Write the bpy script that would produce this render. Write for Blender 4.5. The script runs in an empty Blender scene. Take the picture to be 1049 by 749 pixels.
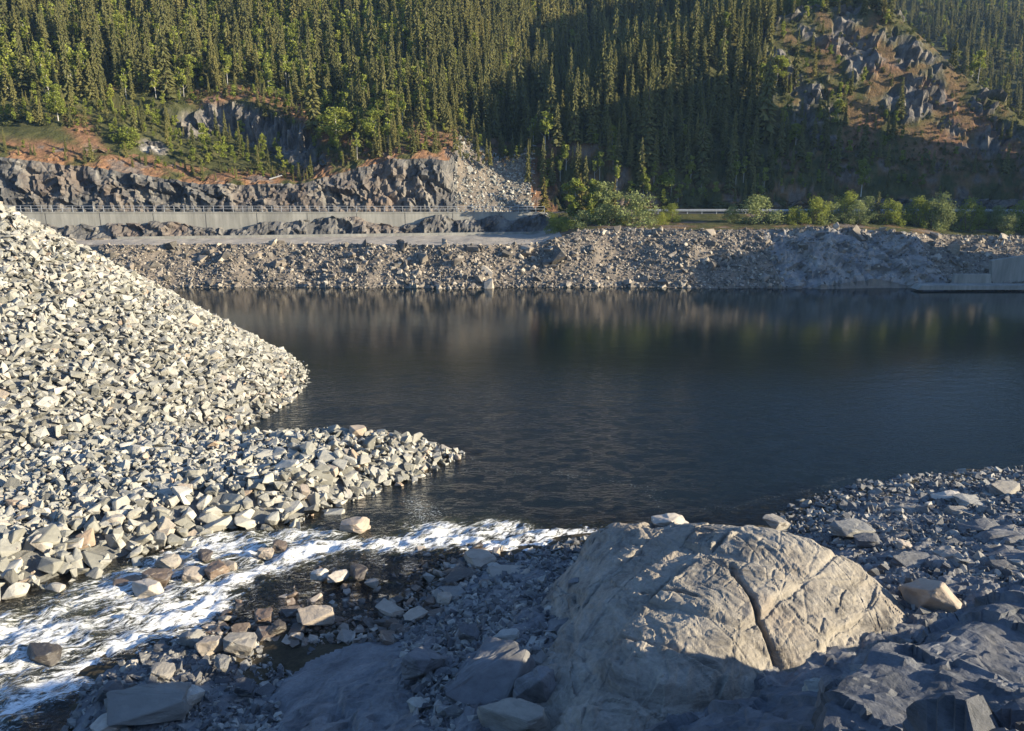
import bpy, bmesh, math, random
import numpy as np
from mathutils import Vector, Matrix

# ------------------------------------------------------------------ camera, world, sun, exposure
SC = bpy.context.scene
COL = SC.collection
CAMZ = 20.0
PITCH = 14.18
F = 800.0; CX = 524.5; CY = 374.5
cam = bpy.data.cameras.new('camera'); camo = bpy.data.objects.new('camera', cam); COL.objects.link(camo)
camo.location = (0, 0, CAMZ); camo.rotation_euler = (math.radians(90 - PITCH), 0, 0)
cam.sensor_fit = 'HORIZONTAL'; cam.sensor_width = 36; cam.lens = F / 1049 * 36
cam.clip_start = 0.1; cam.clip_end = 3000
SC.camera = camo
SUN_EL = 15.5; SUN_AZ = -14.0       # azimuth: degrees ahead (+Y) of the +X axis
w = bpy.data.worlds.new('World'); SC.world = w; w.use_nodes = True
nt = w.node_tree; bg = nt.nodes['Background']
sky = nt.nodes.new('ShaderNodeTexSky'); sky.sky_type = 'NISHITA'; sky.sun_disc = False
sky.sun_elevation = math.radians(SUN_EL); sky.sun_rotation = math.radians(90 - SUN_AZ)
sky.air_density = 1.3; sky.dust_density = 0.6; sky.ozone_density = 3.5
tint = nt.nodes.new('ShaderNodeMix'); tint.data_type = 'RGBA'; tint.blend_type = 'MULTIPLY'; tint.inputs[0].default_value = 1; tint.inputs[7].default_value = (.84, .95, 1.2, 1)
nt.links.new(sky.outputs[0], tint.inputs[6]); nt.links.new(tint.outputs[2], bg.inputs[0]); bg.inputs[1].default_value = 0.09
sun = bpy.data.lights.new('sun', 'SUN'); suno = bpy.data.objects.new('sun', sun); COL.objects.link(suno)
sun.energy = 5.0; sun.angle = math.radians(0.5); sun.color = (1.0, 0.87, 0.65)
el, az = math.radians(SUN_EL), math.radians(SUN_AZ)
SD = Vector((math.cos(el) * math.cos(az), math.cos(el) * math.sin(az), math.sin(el)))
suno.rotation_euler = SD.to_track_quat('Z', 'Y').to_euler()
SC.view_settings.view_transform = 'Standard'; SC.view_settings.look = 'None'
SC.view_settings.gamma = 1; SC.view_settings.use_curve_mapping = False
SC.view_settings.exposure = 1.45
SC.cycles.max_bounces = 5; SC.cycles.diffuse_bounces = 2; SC.cycles.glossy_bounces = 3
SC.cycles.transparent_max_bounces = 6; SC.cycles.use_denoising = True
SC.cycles.caustics_reflective = False; SC.cycles.caustics_refractive = False

rng = np.random.default_rng(7); R = random.Random(7)
TH = math.radians(PITCH); ST, CT = math.sin(TH), math.cos(TH)

# ------------------------------------------------------------------ helpers
def ray(px, py):
    a = (np.asarray(px, float) - CX) / F; b = (CY - np.asarray(py, float)) / F
    y = CT + b * ST; z = -ST + b * CT
    return a / y, z / y
def atY(px, py, Y):
    rx, rz = ray(px, py); return (float(rx) * Y, Y, CAMZ + float(rz) * Y)
def atZ(px, py, z):
    rx, rz = ray(px, py); Y = (z - CAMZ) / float(rz); return (float(rx) * Y, Y, z)
def project(X, Y, Z):
    dz = np.asarray(Z) - CAMZ
    d = Y * CT - dz * ST; u = Y * ST + dz * CT
    d = np.where(d < .1, .1, d)
    return CX + F * X / d, CY - F * u / d

def h3(ix, iy, iz, s=0):
    h = (ix.astype(np.int64) * 374761393 + iy.astype(np.int64) * 668265263 + iz.astype(np.int64) * 2147483647 + s * 974634777) & 0xFFFFFFFF
    h = ((h ^ (h >> 13)) * 1274126177) & 0xFFFFFFFF
    h = ((h ^ (h >> 16)) * 2246822519) & 0xFFFFFFFF
    return ((h ^ (h >> 15)) & 0xFFFFFF) / float(0xFFFFFF)
def noise(P, s=0):
    I = np.floor(P).astype(np.int64); f = P - I; f = f * f * (3 - 2 * f)
    r = 0
    for dx in (0, 1):
        for dy in (0, 1):
            for dz in (0, 1):
                w_ = (f[:, 0] if dx else 1 - f[:, 0]) * (f[:, 1] if dy else 1 - f[:, 1]) * (f[:, 2] if dz else 1 - f[:, 2])
                r = r + w_ * h3(I[:, 0] + dx, I[:, 1] + dy, I[:, 2] + dz, s)
    return r * 2 - 1
def fbm(P, o=4, s=0, g=.5):
    r = 0; a = 1
    for k in range(o):
        r = r + a * noise(P * (2.03 ** k) + 17.3 * k, s + k); a *= g
    return r
def facets(P, s=0):
    """nearest jittered cell: returns F1, F2, cell random, planar tilt value"""
    I = np.floor(P).astype(np.int64)
    n = len(P); b1 = np.full(n, 9.); b2 = np.full(n, 9.); cr = np.zeros(n); tl = np.zeros(n)
    for dx in (-1, 0, 1):
        for dy in (-1, 0, 1):
            for dz in (-1, 0, 1):
                J = I + (dx, dy, dz)
                q = np.stack([J[:, k] + h3(J[:, 0], J[:, 1], J[:, 2], s + 11 + k) for k in range(3)], 1)
                v = P - q; d = np.sqrt((v * v).sum(1))
                near = d < b1
                b2 = np.where(near, b1, np.minimum(b2, d))
                if near.any():
                    Jn = J[near]; b1[near] = d[near]
                    cr[near] = h3(Jn[:, 0], Jn[:, 1], Jn[:, 2], s + 5)
                    g = np.stack([h3(Jn[:, 0], Jn[:, 1], Jn[:, 2], s + 21 + k) * 2 - 1 for k in range(3)], 1)
                    tl[near] = (g * v[near]).sum(1)
    return b1, b2, cr, tl
def blocks(P, dirs, Ls, seed=0, warp=.25, wf=.5):
    """jointed rock: cells between sets of parallel fracture planes -> (cell random, tilt, edge distance)"""
    I = []; f = []
    for k, (d, L) in enumerate(zip(dirs, Ls)):
        d = np.array(d, float); d /= np.linalg.norm(d)
        u = P @ d / L + warp * fbm(P * wf / L, 2, seed + 7 * k) + 13.7 * k
        # irregular spacing
        u = u + .28 * np.sin(u * 2.1 + 1.3 * k)
        i = np.floor(u).astype(np.int64); I.append(i); f.append(u - i - .5)
    h = h3(I[0], I[1], I[2], seed); t = 0
    for k in range(3): t = t + (h3(I[0], I[1], I[2], seed + 31 + k) - .5) * f[k] * 2
    e = .5 - np.max(np.abs(np.stack(f)), 0)
    return h, t, e
def axis(parts):
    out = [parts[0][0]]
    for a, b, s_ in parts:
        k = max(1, int(round((b - a) / s_))); out += list(a + (b - a) * (np.arange(k) + 1) / k)
    return np.array(out)
def sst(a, b, x):
    t = np.clip((x - a) / (b - a), 0, 1); return t * t * (3 - 2 * t)
def P3(X, Y, Z, sc=1.0):
    return np.stack([np.ravel(X) , np.ravel(Y), np.ravel(Z)], 1) * sc

def mesh_np(name, V, T, attrs=None, smooth=False):
    """V (n,3), T list/array of tris or quads (m,k)"""
    me = bpy.data.meshes.new(name); V = np.asarray(V, np.float32); T = np.asarray(T, np.int32)
    k = T.shape[1]; m = len(T)
    me.vertices.add(len(V)); me.vertices.foreach_set('co', V.ravel())
    me.loops.add(m * k); me.loops.foreach_set('vertex_index', T.ravel())
    me.polygons.add(m); me.polygons.foreach_set('loop_start', np.arange(0, m * k, k, dtype=np.int32))
    me.polygons.foreach_set('loop_total', np.full(m, k, np.int32))
    me.polygons.foreach_set('use_smooth', np.full(m, smooth, bool))
    me.update(calc_edges=True)
    for an, av in (attrs or {}).items():
        dom = 'POINT' if len(av) == len(V) else 'FACE'
        at = me.attributes.new(an, 'FLOAT', dom); at.data.foreach_set('value', np.asarray(av, np.float32))
    return me
def grid_faces(nu, nv, mask=None):
    i = np.arange(nu - 1)[:, None]; j = np.arange(nv - 1)[None]
    a = (i * nv + j).ravel(); Q = np.stack([a, a + nv, a + nv + 1, a + 1], 1)
    if mask is not None: Q = Q[mask[:-1, :-1].ravel()]
    return Q
def link(name, me, mat, parent=None, loc=None, **props):
    o = bpy.data.objects.new(name, me); COL.objects.link(o)
    if mat is not None and me is not None and not me.materials: me.materials.append(mat)
    if parent: o.parent = parent
    if loc is not None: o.location = loc
    for k, v in props.items(): o[k] = v
    return o
def thing(name, label, cat, loc=(0, 0, 0), group=None, rz=0):
    o = bpy.data.objects.new(name, None); COL.objects.link(o); o.location = loc; o.rotation_euler = (0, 0, rz)
    o['label'] = label; o['category'] = cat
    if group: o['group'] = group
    return o
class MB:
    def __init__(s): s.V = []; s.T = []
    def add(s, v, t):
        n = len(s.V); s.V += [tuple(q) for q in v]; s.T += [tuple(n + i for i in f) for f in t]
    def box(s, c, d, rz=0, tilt=0):
        x, y, z = d[0] / 2, d[1] / 2, d[2] / 2
        M = Matrix.Rotation(rz, 3, 'Z') @ Matrix.Rotation(tilt, 3, 'Y')
        v = [M @ Vector((a * x, b * y, e * z)) + Vector(c) for a in (-1, 1) for b in (-1, 1) for e in (-1, 1)]
        s.add(v, [(0, 1, 3, 2), (4, 6, 7, 5), (0, 4, 5, 1), (2, 3, 7, 6), (0, 2, 6, 4), (1, 5, 7, 3)])
    def tube(s, a, b, r0, r1, n=6):
        a = Vector(a); b = Vector(b); d = (b - a).normalized()
        u = d.orthogonal().normalized(); w_ = d.cross(u)
        v = [a + (u * math.cos(t) + w_ * math.sin(t)) * r0 for t in [2 * math.pi * k / n for k in range(n)]]
        v += [b + (u * math.cos(t) + w_ * math.sin(t)) * r1 for t in [2 * math.pi * k / n for k in range(n)]]
        s.add(v, [(k, (k + 1) % n, n + (k + 1) % n, n + k) for k in range(n)] + [tuple(range(n - 1, -1, -1)), tuple(range(n, 2 * n))])
    def mesh(s, name, smooth=False):
        me = bpy.data.meshes.new(name); me.from_pydata([tuple(v) for v in s.V], [], s.T); me.update()
        if smooth: me.polygons.foreach_set('use_smooth', [True] * len(me.polygons))
        return me

# ------------------------------------------------------------------ materials
def mat(name):
    m = bpy.data.materials.new(name); m.use_nodes = True; n = m.node_tree; n.nodes.clear()
    out = n.nodes.new('ShaderNodeOutputMaterial'); return m, n, out
def N(n, t, **kw):
    x = n.nodes.new(t)
    for k, v in kw.items():
        if k.startswith('i_'):
            x.inputs[k[2:].replace('_', ' ')].default_value = v
        else: setattr(x, k, v)
    return x
def ramp(n, fac, stops, mode='LINEAR'):
    r = n.nodes.new('ShaderNodeValToRGB'); r.color_ramp.interpolation = mode
    e = r.color_ramp.elements
    while len(e) < len(stops): e.new(0.5)
    for k, (p, c) in enumerate(stops): e[k].position = p; e[k].color = tuple(c) + (1,)
    n.links.new(fac, r.inputs[0]); return r.outputs[0]
def mathn(n, op, a, b=None, c=None, clamp=False):
    x = n.nodes.new('ShaderNodeMath'); x.operation = op; x.use_clamp = clamp
    for i, v in enumerate((a, b, c)):
        if v is None: continue
        if isinstance(v, (int, float)): x.inputs[i].default_value = v
        else: n.links.new(v, x.inputs[i])
    return x.outputs[0]
def mixc(n, f, a, b, mode='MIX'):
    x = n.nodes.new('ShaderNodeMix'); x.data_type = 'RGBA'; x.blend_type = mode
    for s_, v in ((x.inputs[0], f), (x.inputs[6], a), (x.inputs[7], b)):
        if isinstance(v, (int, float)): s_.default_value = v
        elif isinstance(v, tuple): s_.default_value = v + (1,)
        else: n.links.new(v, s_)
    return x.outputs[2]
def noi(n, scale, detail=6, rough=.6, vec=None, dist=0.0):
    x = n.nodes.new('ShaderNodeTexNoise'); x.inputs['Scale'].default_value = scale
    x.inputs['Detail'].default_value = detail; x.inputs['Roughness'].default_value = rough; x.inputs['Distortion'].default_value = dist
    if vec is not None: n.links.new(vec, x.inputs['Vector'])
    return x.outputs[0]
def geo_pos(n, scale=(1, 1, 1), rot=(0, 0, 0)):
    g = n.nodes.new('ShaderNodeTexCoord'); mp = n.nodes.new('ShaderNodeMapping')
    mp.inputs['Scale'].default_value = scale; mp.inputs['Rotation'].default_value = rot
    n.links.new(g.outputs['Object'], mp.inputs[0]); return mp.outputs[0]
def attr(n, name):
    a = n.nodes.new('ShaderNodeAttribute'); a.attribute_name = name; return a.outputs['Fac']
def bump(n, h, strength=.5, dist=.1, nrm=None):
    b = n.nodes.new('ShaderNodeBump'); b.inputs['Strength'].default_value = strength; b.inputs['Distance'].default_value = dist
    n.links.new(h, b.inputs['Height'])
    if nrm is not None: n.links.new(nrm, b.inputs['Normal'])
    return b.outputs[0]
def princ(n, out, col, rough=.9, nrm=None, spec=.3):
    p = n.nodes.new('ShaderNodeBsdfPrincipled'); p.inputs['Specular IOR Level'].default_value = spec
    if isinstance(col, tuple): p.inputs['Base Color'].default_value = col + (1,)
    else: n.links.new(col, p.inputs['Base Color'])
    if isinstance(rough, (int, float)): p.inputs['Roughness'].default_value = rough
    else: n.links.new(rough, p.inputs['Roughness'])
    if nrm is not None: n.links.new(nrm, p.inputs['Normal'])
    n.links.new(p.outputs[0], out.inputs[0]); return p

def stone_mat(name, stops, scale=1.5, mottled=.5, bd=.06, wet=False):
    """loose stone; 'tone' attribute (0..1) or object random picks its colour along the stops"""
    m, n, out = mat(name)
    oi = n.nodes.new('ShaderNodeObjectInfo')
    t = mathn(n, 'FRACT', mathn(n, 'ADD', attr(n, 'tone'), mathn(n, 'MULTIPLY', oi.outputs['Random'], 7.31)))
    c = ramp(n, t, stops)
    pos = geo_pos(n)
    a = noi(n, scale, 8, .65, pos)
    c = mixc(n, mottled, c, ramp(n, a, [(.3, (.45, .45, .45)), (.55, (1, 1, 1)), (.75, (1.35, 1.32, 1.25))]), 'MULTIPLY')
    v = noi(n, scale * .6, 5, .5, geo_pos(n, (1, 1, 5), (.5, .4, 0)), .8)
    c = mixc(n, ramp(n, v, [(.58, (0, 0, 0)), (.68, (.5, .5, .5))]), c, (.42, .40, .34))
    b = bump(n, noi(n, scale * 5, 6, .7, pos), .7, bd)
    b = bump(n, a, .5, bd * 3, b)
    princ(n, out, c, .45 if wet else .85, b, .5 if wet else .25)
    return m
M_rip = stone_mat('riprap stone', [(0, (.14, .135, .115)), (.2, (.24, .235, .20)), (.5, (.31, .30, .26)), (.75, (.365, .35, .30)), (.93, (.44, .42, .365)), (1, (.36, .27, .19))], 1.6)
M_scree = stone_mat('shore scree stone', [(0, (.075, .07, .06)), (.3, (.155, .135, .11)), (.6, (.235, .20, .16)), (.85, (.31, .27, .215)), (1, (.43, .38, .30))], 1.4)
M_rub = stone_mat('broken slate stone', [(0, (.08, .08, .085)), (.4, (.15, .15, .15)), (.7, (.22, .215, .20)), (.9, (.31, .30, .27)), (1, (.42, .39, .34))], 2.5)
M_strm = stone_mat('wet stream stone', [(0, (.05, .045, .04)), (.35, (.10, .08, .065)), (.6, (.17, .12, .085)), (.8, (.24, .22, .19)), (1, (.40, .33, .26))], 2.5, wet=True)
M_strmd = stone_mat('sun-dried stream stone', [(0, (.20, .19, .17)), (.4, (.30, .27, .23)), (.7, (.38, .31, .24)), (1, (.48, .44, .38))], 2.0)

def bedrock_mat(name, base, hi, dark, stain=(.30, .22, .15), sc=1.0, gneiss=(.5, .5, 3)):
    m, n, out = mat(name)
    pos = geo_pos(n)
    lay = noi(n, .9 * sc, 9, .68, geo_pos(n, gneiss, (.3, .2, .5)), .35)
    big = noi(n, .25 * sc, 5, .6, pos)
    fine = noi(n, 6 * sc, 8, .7, pos)
    c = ramp(n, lay, [(.30, dark), (.48, base), (.68, hi)])
    c = mixc(n, ramp(n, big, [(.5, (0, 0, 0)), (.72, (.6, .6, .6))]), c, stain)
    c = mixc(n, .45, c, ramp(n, fine, [(.3, (.5, .5, .5)), (.6, (1.1, 1.1, 1.1))]), 'MULTIPLY')
    vor = n.nodes.new('ShaderNodeTexVoronoi'); vor.feature = 'DISTANCE_TO_EDGE'; vor.inputs['Scale'].default_value = .55 * sc
    nd = n.nodes.new('ShaderNodeTexNoise'); nd.inputs['Scale'].default_value = 1.2 * sc; nd.inputs['Detail'].default_value = 5
    mx = n.nodes.new('ShaderNodeMix'); mx.data_type = 'VECTOR'; mx.inputs[0].default_value = .25
    n.links.new(geo_pos(n, (1, .45, 1), (0, 0, .5)), mx.inputs[4]); n.links.new(nd.outputs[1], mx.inputs[5]); n.links.new(mx.outputs[1], vor.inputs['Vector'])
    crack = ramp(n, vor.outputs['Distance'], [(0, (0, 0, 0)), (.025, (1, 1, 1))])
    b = bump(n, fine, .8, .06 / sc)
    b = bump(n, lay, .8, .16 / sc, b)
    b = bump(n, crack, .5, .07 / sc, b)
    princ(n, out, c, .85, b, .2)
    return m
M_dome = bedrock_mat('weathered gneiss', (.25, .225, .185), (.35, .315, .26), (.09, .083, .075), (.22, .17, .125), 1.0)
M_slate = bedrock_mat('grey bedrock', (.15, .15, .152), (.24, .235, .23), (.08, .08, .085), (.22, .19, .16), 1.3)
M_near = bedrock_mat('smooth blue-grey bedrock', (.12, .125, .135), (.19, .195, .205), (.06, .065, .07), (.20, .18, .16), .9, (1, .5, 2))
M_cliff = bedrock_mat('blasted dark cliff rock', (.09, .088, .085), (.22, .205, .18), (.038, .04, .044), (.20, .14, .10), .35, (1.2, 1.2, .5))
M_face = bedrock_mat('pale shore bedrock', (.22, .21, .20), (.33, .31, .27), (.12, .12, .12), (.27, .22, .17), .4, (.8, .8, 1.5))

def hill_mat():
    m, n, out = mat('forest floor, heath and outcrop')
    pos = geo_pos(n)
    a = noi(n, .35, 7, .65, pos); f = noi(n, 2.2, 7, .7, pos)
    floor = ramp(n, a, [(.35, (.045, .05, .02)), (.55, (.075, .075, .03)), (.7, (.12, .10, .045))])
    heath = ramp(n, noi(n, .6, 7, .7, pos), [(.32, (.08, .055, .03)), (.45, (.17, .095, .055)), (.6, (.24, .135, .075)), (.75, (.22, .19, .08))])
    rk = ramp(n, noi(n, .7, 8, .7, geo_pos(n, (1, 1, .6), (.3, .3, 0))), [(.3, (.05, .05, .052)), (.5, (.13, .12, .11)), (.7, (.26, .235, .20))])
    pale = ramp(n, noi(n, 1.4, 8, .7, pos), [(.3, (.16, .155, .15)), (.6, (.36, .34, .31))])
    c = mixc(n, attr(n, 'heath'), floor, heath)
    c = mixc(n, attr(n, 'rock'), c, rk)
    c = mixc(n, attr(n, 'talus'), c, pale)
    b = bump(n, f, 1, .35)
    princ(n, out, c, .95, b, .1); return m
M_hill = hill_mat()
def gravel_mat(name, lo, hi):
    m, n, out = mat(name); pos = geo_pos(n)
    a = noi(n, .5, 8, .7, pos); f = noi(n, 9, 6, .7, pos)
    c = mixc(n, .5, ramp(n, a, [(.3, lo), (.65, hi)]), ramp(n, f, [(.3, (.5, .5, .5)), (.65, (1.2, 1.2, 1.2))]), 'MULTIPLY')
    princ(n, out, c, .95, bump(n, f, .8, .08), .1); return m
M_gravel = gravel_mat('bench gravel', (.24, .21, .175), (.40, .36, .30))
M_core = gravel_mat('rubble bed', (.12, .12, .11), (.24, .235, .215))
M_shore = gravel_mat('shore gravel', (.12, .10, .08), (.225, .19, .15))
M_bed = gravel_mat('brown stream bed', (.035, .03, .02), (.10, .08, .05))
M_road = gravel_mat('asphalt', (.05, .05, .05), (.08, .08, .08))

def concrete_mat(name, c0, c1):
    m, n, out = mat(name)
    a = noi(n, .25, 6, .6, geo_pos(n, (1, 1, .35))); s = noi(n, 1.2, 7, .7, geo_pos(n, (1, 1, .12)))
    c = ramp(n, a, [(.35, c0), (.65, c1)])
    c = mixc(n, .6, c, ramp(n, s, [(.35, (.62, .62, .60)), (.6, (1.1, 1.1, 1.08))]), 'MULTIPLY')
    princ(n, out, c, .9, bump(n, noi(n, 6, 6, .7), .3, .03), .2); return m
M_conc = concrete_mat('weathered concrete', (.21, .205, .185), (.31, .30, .265))
def plain(name, c, rough=.6, metal=0.0):
    m, n, out = mat(name); a = noi(n, 3, 6, .6, geo_pos(n))
    cc = mixc(n, .35, c, ramp(n, a, [(.3, (.55, .55, .55)), (.7, (1.2, 1.2, 1.2))]), 'MULTIPLY')
    p = princ(n, out, cc, rough); p.inputs['Metallic'].default_value = metal; return m
M_steel = plain('galvanised steel', (.45, .46, .46), .5, .4)
M_joint = plain('dark joint filler', (.06, .06, .06), .9)
M_bark = plain('grey brown bark', (.13, .105, .085), .9)
M_birch = plain('pale birch bark', (.42, .40, .36), .8)
M_deadw = plain('bleached dead wood', (.62, .60, .55), .8)

def leaf_mat(name, stops, trans=.25):
    m, n, out = mat(name)
    oi = n.nodes.new('ShaderNodeObjectInfo')
    t = mathn(n, 'ADD', mathn(n, 'MULTIPLY', attr(n, 'tone'), .75), mathn(n, 'MULTIPLY', oi.outputs['Random'], .25))
    c = ramp(n, t, stops)
    d = N(n, 'ShaderNodeBsdfDiffuse'); tr = N(n, 'ShaderNodeBsdfTranslucent'); mx = N(n, 'ShaderNodeMixShader', i_Fac=trans)
    n.links.new(c, d.inputs[0]); n.links.new(c, tr.inputs[0]); n.links.new(d.outputs[0], mx.inputs[1]); n.links.new(tr.outputs[0], mx.inputs[2])
    n.links.new(mx.outputs[0], out.inputs[0]); return m
M_spruce = leaf_mat('spruce needles', [(0, (.065, .078, .034)), (.5, (.165, .165, .066)), (1, (.27, .245, .09))], .45)
M_leaf = leaf_mat('birch leaves', [(0, (.12, .15, .03)), (.5, (.24, .27, .06)), (1, (.38, .37, .08))], .35)
M_willow = leaf_mat('willow leaves', [(0, (.13, .16, .06)), (.5, (.22, .25, .10)), (1, (.34, .36, .15))], .3)
M_pine = leaf_mat('pine needles', [(0, (.09, .07, .03)), (.5, (.14, .12, .04)), (1, (.22, .18, .05))], .2)
M_heath = leaf_mat('heath twigs', [(0, (.07, .085, .03)), (.45, (.13, .13, .05)), (.7, (.18, .12, .06)), (1, (.22, .115, .06))], .2)

def water_mat(name, stream=False):
    m, n, out = mat(name)
    pos = geo_pos(n)
    # ripples: small waves, longer across the view
    r1 = noi(n, 1.6, 4, .6, geo_pos(n, (1, 2.2, 1)), .3)
    r2 = noi(n, .35, 3, .5, geo_pos(n, (1, 1.6, 1), (0, 0, .3)))
    r3 = noi(n, 5.0, 3, .6, pos)
    near = n.nodes.new('ShaderNodeSeparateXYZ'); tc = n.nodes.new('ShaderNodeTexCoord'); n.links.new(tc.outputs['Object'], near.inputs[0])
    k = mathn(n, 'SUBTRACT', 1.0, mathn(n, 'MULTIPLY', mathn(n, 'SUBTRACT', near.outputs[1], 38.0), 1 / 60.0), clamp=True)
    hh = mathn(n, 'ADD', mathn(n, 'MULTIPLY', r1, .65), mathn(n, 'ADD', mathn(n, 'MULTIPLY', r2, .8), mathn(n, 'MULTIPLY', r3, .22)))
    b = n.nodes.new('ShaderNodeBump'); b.inputs['Distance'].default_value = .19
    n.links.new(hh, b.inputs['Height'])
    n.links.new(mathn(n, 'ADD', mathn(n, 'MULTIPLY', mathn(n, 'POWER', k, 2.1), 1.9), .065), b.inputs['Strength'])
    fr = N(n, 'ShaderNodeFresnel', i_IOR=1.33); n.links.new(b.outputs[0], fr.inputs['Normal'])
    gl = N(n, 'ShaderNodeBsdfGlossy', i_Roughness=.025); gl.inputs[0].default_value = (1, 1, 1, 1); n.links.new(b.outputs[0], gl.inputs['Normal'])
    deep = N(n, 'ShaderNodeBsdfDiffuse'); deep.inputs[0].default_value = (.005, .010, .012, 1)
    if stream: n.links.new(mixc(n, mathn(n, 'MULTIPLY', attr(n, 'foam'), 1.6, clamp=True), (.005, .010, .012), (.055, .058, .036)), deep.inputs[0])
    body = deep.outputs[0]
    if stream:
        tr = N(n, 'ShaderNodeBsdfTransparent'); tr.inputs[0].default_value = (.62, .52, .36, 1)
        mx0 = N(n, 'ShaderNodeMixShader'); n.links.new(ramp(n, attr(n, 'depth'), [(.05, (0, 0, 0)), (.9, (1, 1, 1))]), mx0.inputs[0])
        n.links.new(tr.outputs[0], mx0.inputs[1]); n.links.new(deep.outputs[0], mx0.inputs[2]); body = mx0.outputs[0]
    mx = N(n, 'ShaderNodeMixShader'); n.links.new(fr.outputs[0], mx.inputs[0]); n.links.new(body, mx.inputs[1]); n.links.new(gl.outputs[0], mx.inputs[2])
    sh = mx.outputs[0]
    if stream:
        fo = attr(n, 'foam')
        def flow(sc_):
            m1 = n.nodes.new('ShaderNodeMapping'); m1.inputs['Scale'].default_value = sc_; n.links.new(geo_pos(n, (1, 1, 1), (0, 0, -.62)), m1.inputs[0]); return m1.outputs[0]
        t1 = noi(n, 1.7, 10, .74, flow((.42, 1.5, 1)), 1.4)
        t2 = noi(n, 6, 7, .72, flow((.5, 1.4, 1)), .9)
        tt = mathn(n, 'ADD', mathn(n, 'MULTIPLY', t1, .72), mathn(n, 'MULTIPLY', t2, .28))
        mk = mathn(n, 'MULTIPLY', mathn(n, 'ADD', mathn(n, 'MULTIPLY', mathn(n, 'SUBTRACT', tt, .5), 4.6), mathn(n, 'SUBTRACT', mathn(n, 'MULTIPLY', fo, 1.06), .64)), 1.9, clamp=True)
        mk = mathn(n, 'MULTIPLY', mk, mathn(n, 'MULTIPLY', mathn(n, 'SUBTRACT', fo, .10), 5.0, clamp=True))
        # drifting bubble flecks
        sp = noi(n, 7.0, 4, .8, geo_pos(n, (1, 1.6, 1)))
        mk2 = mathn(n, 'MULTIPLY', mathn(n, 'ADD', mathn(n, 'SUBTRACT', sp, .825), mathn(n, 'MULTIPLY', attr(n, 'fleck'), .27)), 26.0, clamp=True)
        mk = mathn(n, 'MAXIMUM', mk, mk2)
        fd = N(n, 'ShaderNodeBsdfDiffuse'); n.links.new(ramp(n, mathn(n, 'ADD', t2, mathn(n, 'MULTIPLY', fo, .22)), [(.36, (.26, .28, .23)), (.6, (.66, .67, .63)), (.74, (.86, .86, .84))]), fd.inputs[0])
        n.links.new(bump(n, tt, .9, .15), fd.inputs['Normal'])
        mf = N(n, 'ShaderNodeMixShader'); n.links.new(mk, mf.inputs[0]); n.links.new(sh, mf.inputs[1]); n.links.new(fd.outputs[0], mf.inputs[2]); sh = mf.outputs[0]
    n.links.new(sh, out.inputs[0]); return m
M_lake = water_mat('lake water'); M_stream = water_mat('stream water with foam', True)

# ------------------------------------------------------------------ far valley side
WLX = lambda x: 134 + .8 * np.sin(x * .11) + .5 * np.sin(x * .31 + 1) - 4.0 * sst(62, 92, x)
def ywall(x): return np.where(x < 8, 165.2 + .158 * np.clip(x, -110, 8), 166.5 - 3.5 * sst(8, 30, x))
def zroad(x): return CAMZ - .0545 * np.clip(ywall(x), 148, 170) - .15 * sst(8, 30, x)
CTX = np.array([-140, -102, -82, -63, -43, -34, -26, -18, -10, -1, 7, 20, 60, 140.])
CTP = np.array([150, 156, 168, 185, 184, 170, 160, 158, 166, 192, 205, 205, 200, 200.])
def ycl(x): return ywall(x) + 8.5
def zcl(x):
    py = np.interp(x, CTX, CTP); b = (CY - py) / F
    s_ = (-ST + b * CT) / (CT + b * ST); return CAMZ + s_ * ycl(x)
def smin(a, b, k): h_ = np.clip(.5 + .5 * (b - a) / k, 0, 1); return b + (a - b) * h_ - k * h_ * (1 - h_)
def smax(a, b, k): return -smin(-a, -b, k)
def Hh(x, y):
    x = np.asarray(x, float); y = np.asarray(y, float)
    yc = ycl(x)
    shift = 95 * sst(95, 150, x) * sst(172, 195, y)
    base = zcl(x) + .53 * (y - yc) - .30 * np.maximum(0, y - 470 - 160 * sst(90, 150, x))
    base = np.where(x > 60, smax(base - .53 * shift, 12 + .02 * (y - 170) + 0 * x, 4), base)
    g = sst(172, 200, y)
    base = base - 9 * np.exp(-((x - 38) / 26) ** 2) * g
    # rocky step on the left slope
    ys = np.interp(x, [-75, -66, -55, -45], [186, 190, 187, 181])
    A = 7.0 * sst(-78, -68, x) * (1 - sst(-46, -38, x))
    base = base + A * (1 / (1 + np.exp(-(y - ys) / .7)) - .5) * np.exp(-((y - ys) / 12) ** 2)
    ys2 = np.interp(x, [-95, -85, -75], [186, 186, 184]); A2 = 3.5 * sst(-96, -88, x) * (1 - sst(-78, -70, x))
    base = base + A2 * (1 / (1 + np.exp(-(y - ys2) / .6)) - .5) * np.exp(-((y - ys2) / 8) ** 2)
    # spur
    front = 12.5 + 1.45 * (y - 168)
    right = 57 - 1.05 * (x - 90)
    left = 62 - .45 * (78 - x) - .01 * np.maximum(0, 60 - x) ** 1.5
    back = 61 - .15 * (y - 205)
    sp = smin(smin(front, right, 7), smin(left, back, 6), 6)
    sp = np.minimum(sp, 57.5)
    z = smax(base, sp, 4)
    n = P3(x, y, 0 * x)
    z = z + (1.6 * fbm(n * .035, 3, 3) + .5 * fbm(n * .16, 3, 9)).reshape(z.shape) * sst(-2, 12, y - yc)
    return z

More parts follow.
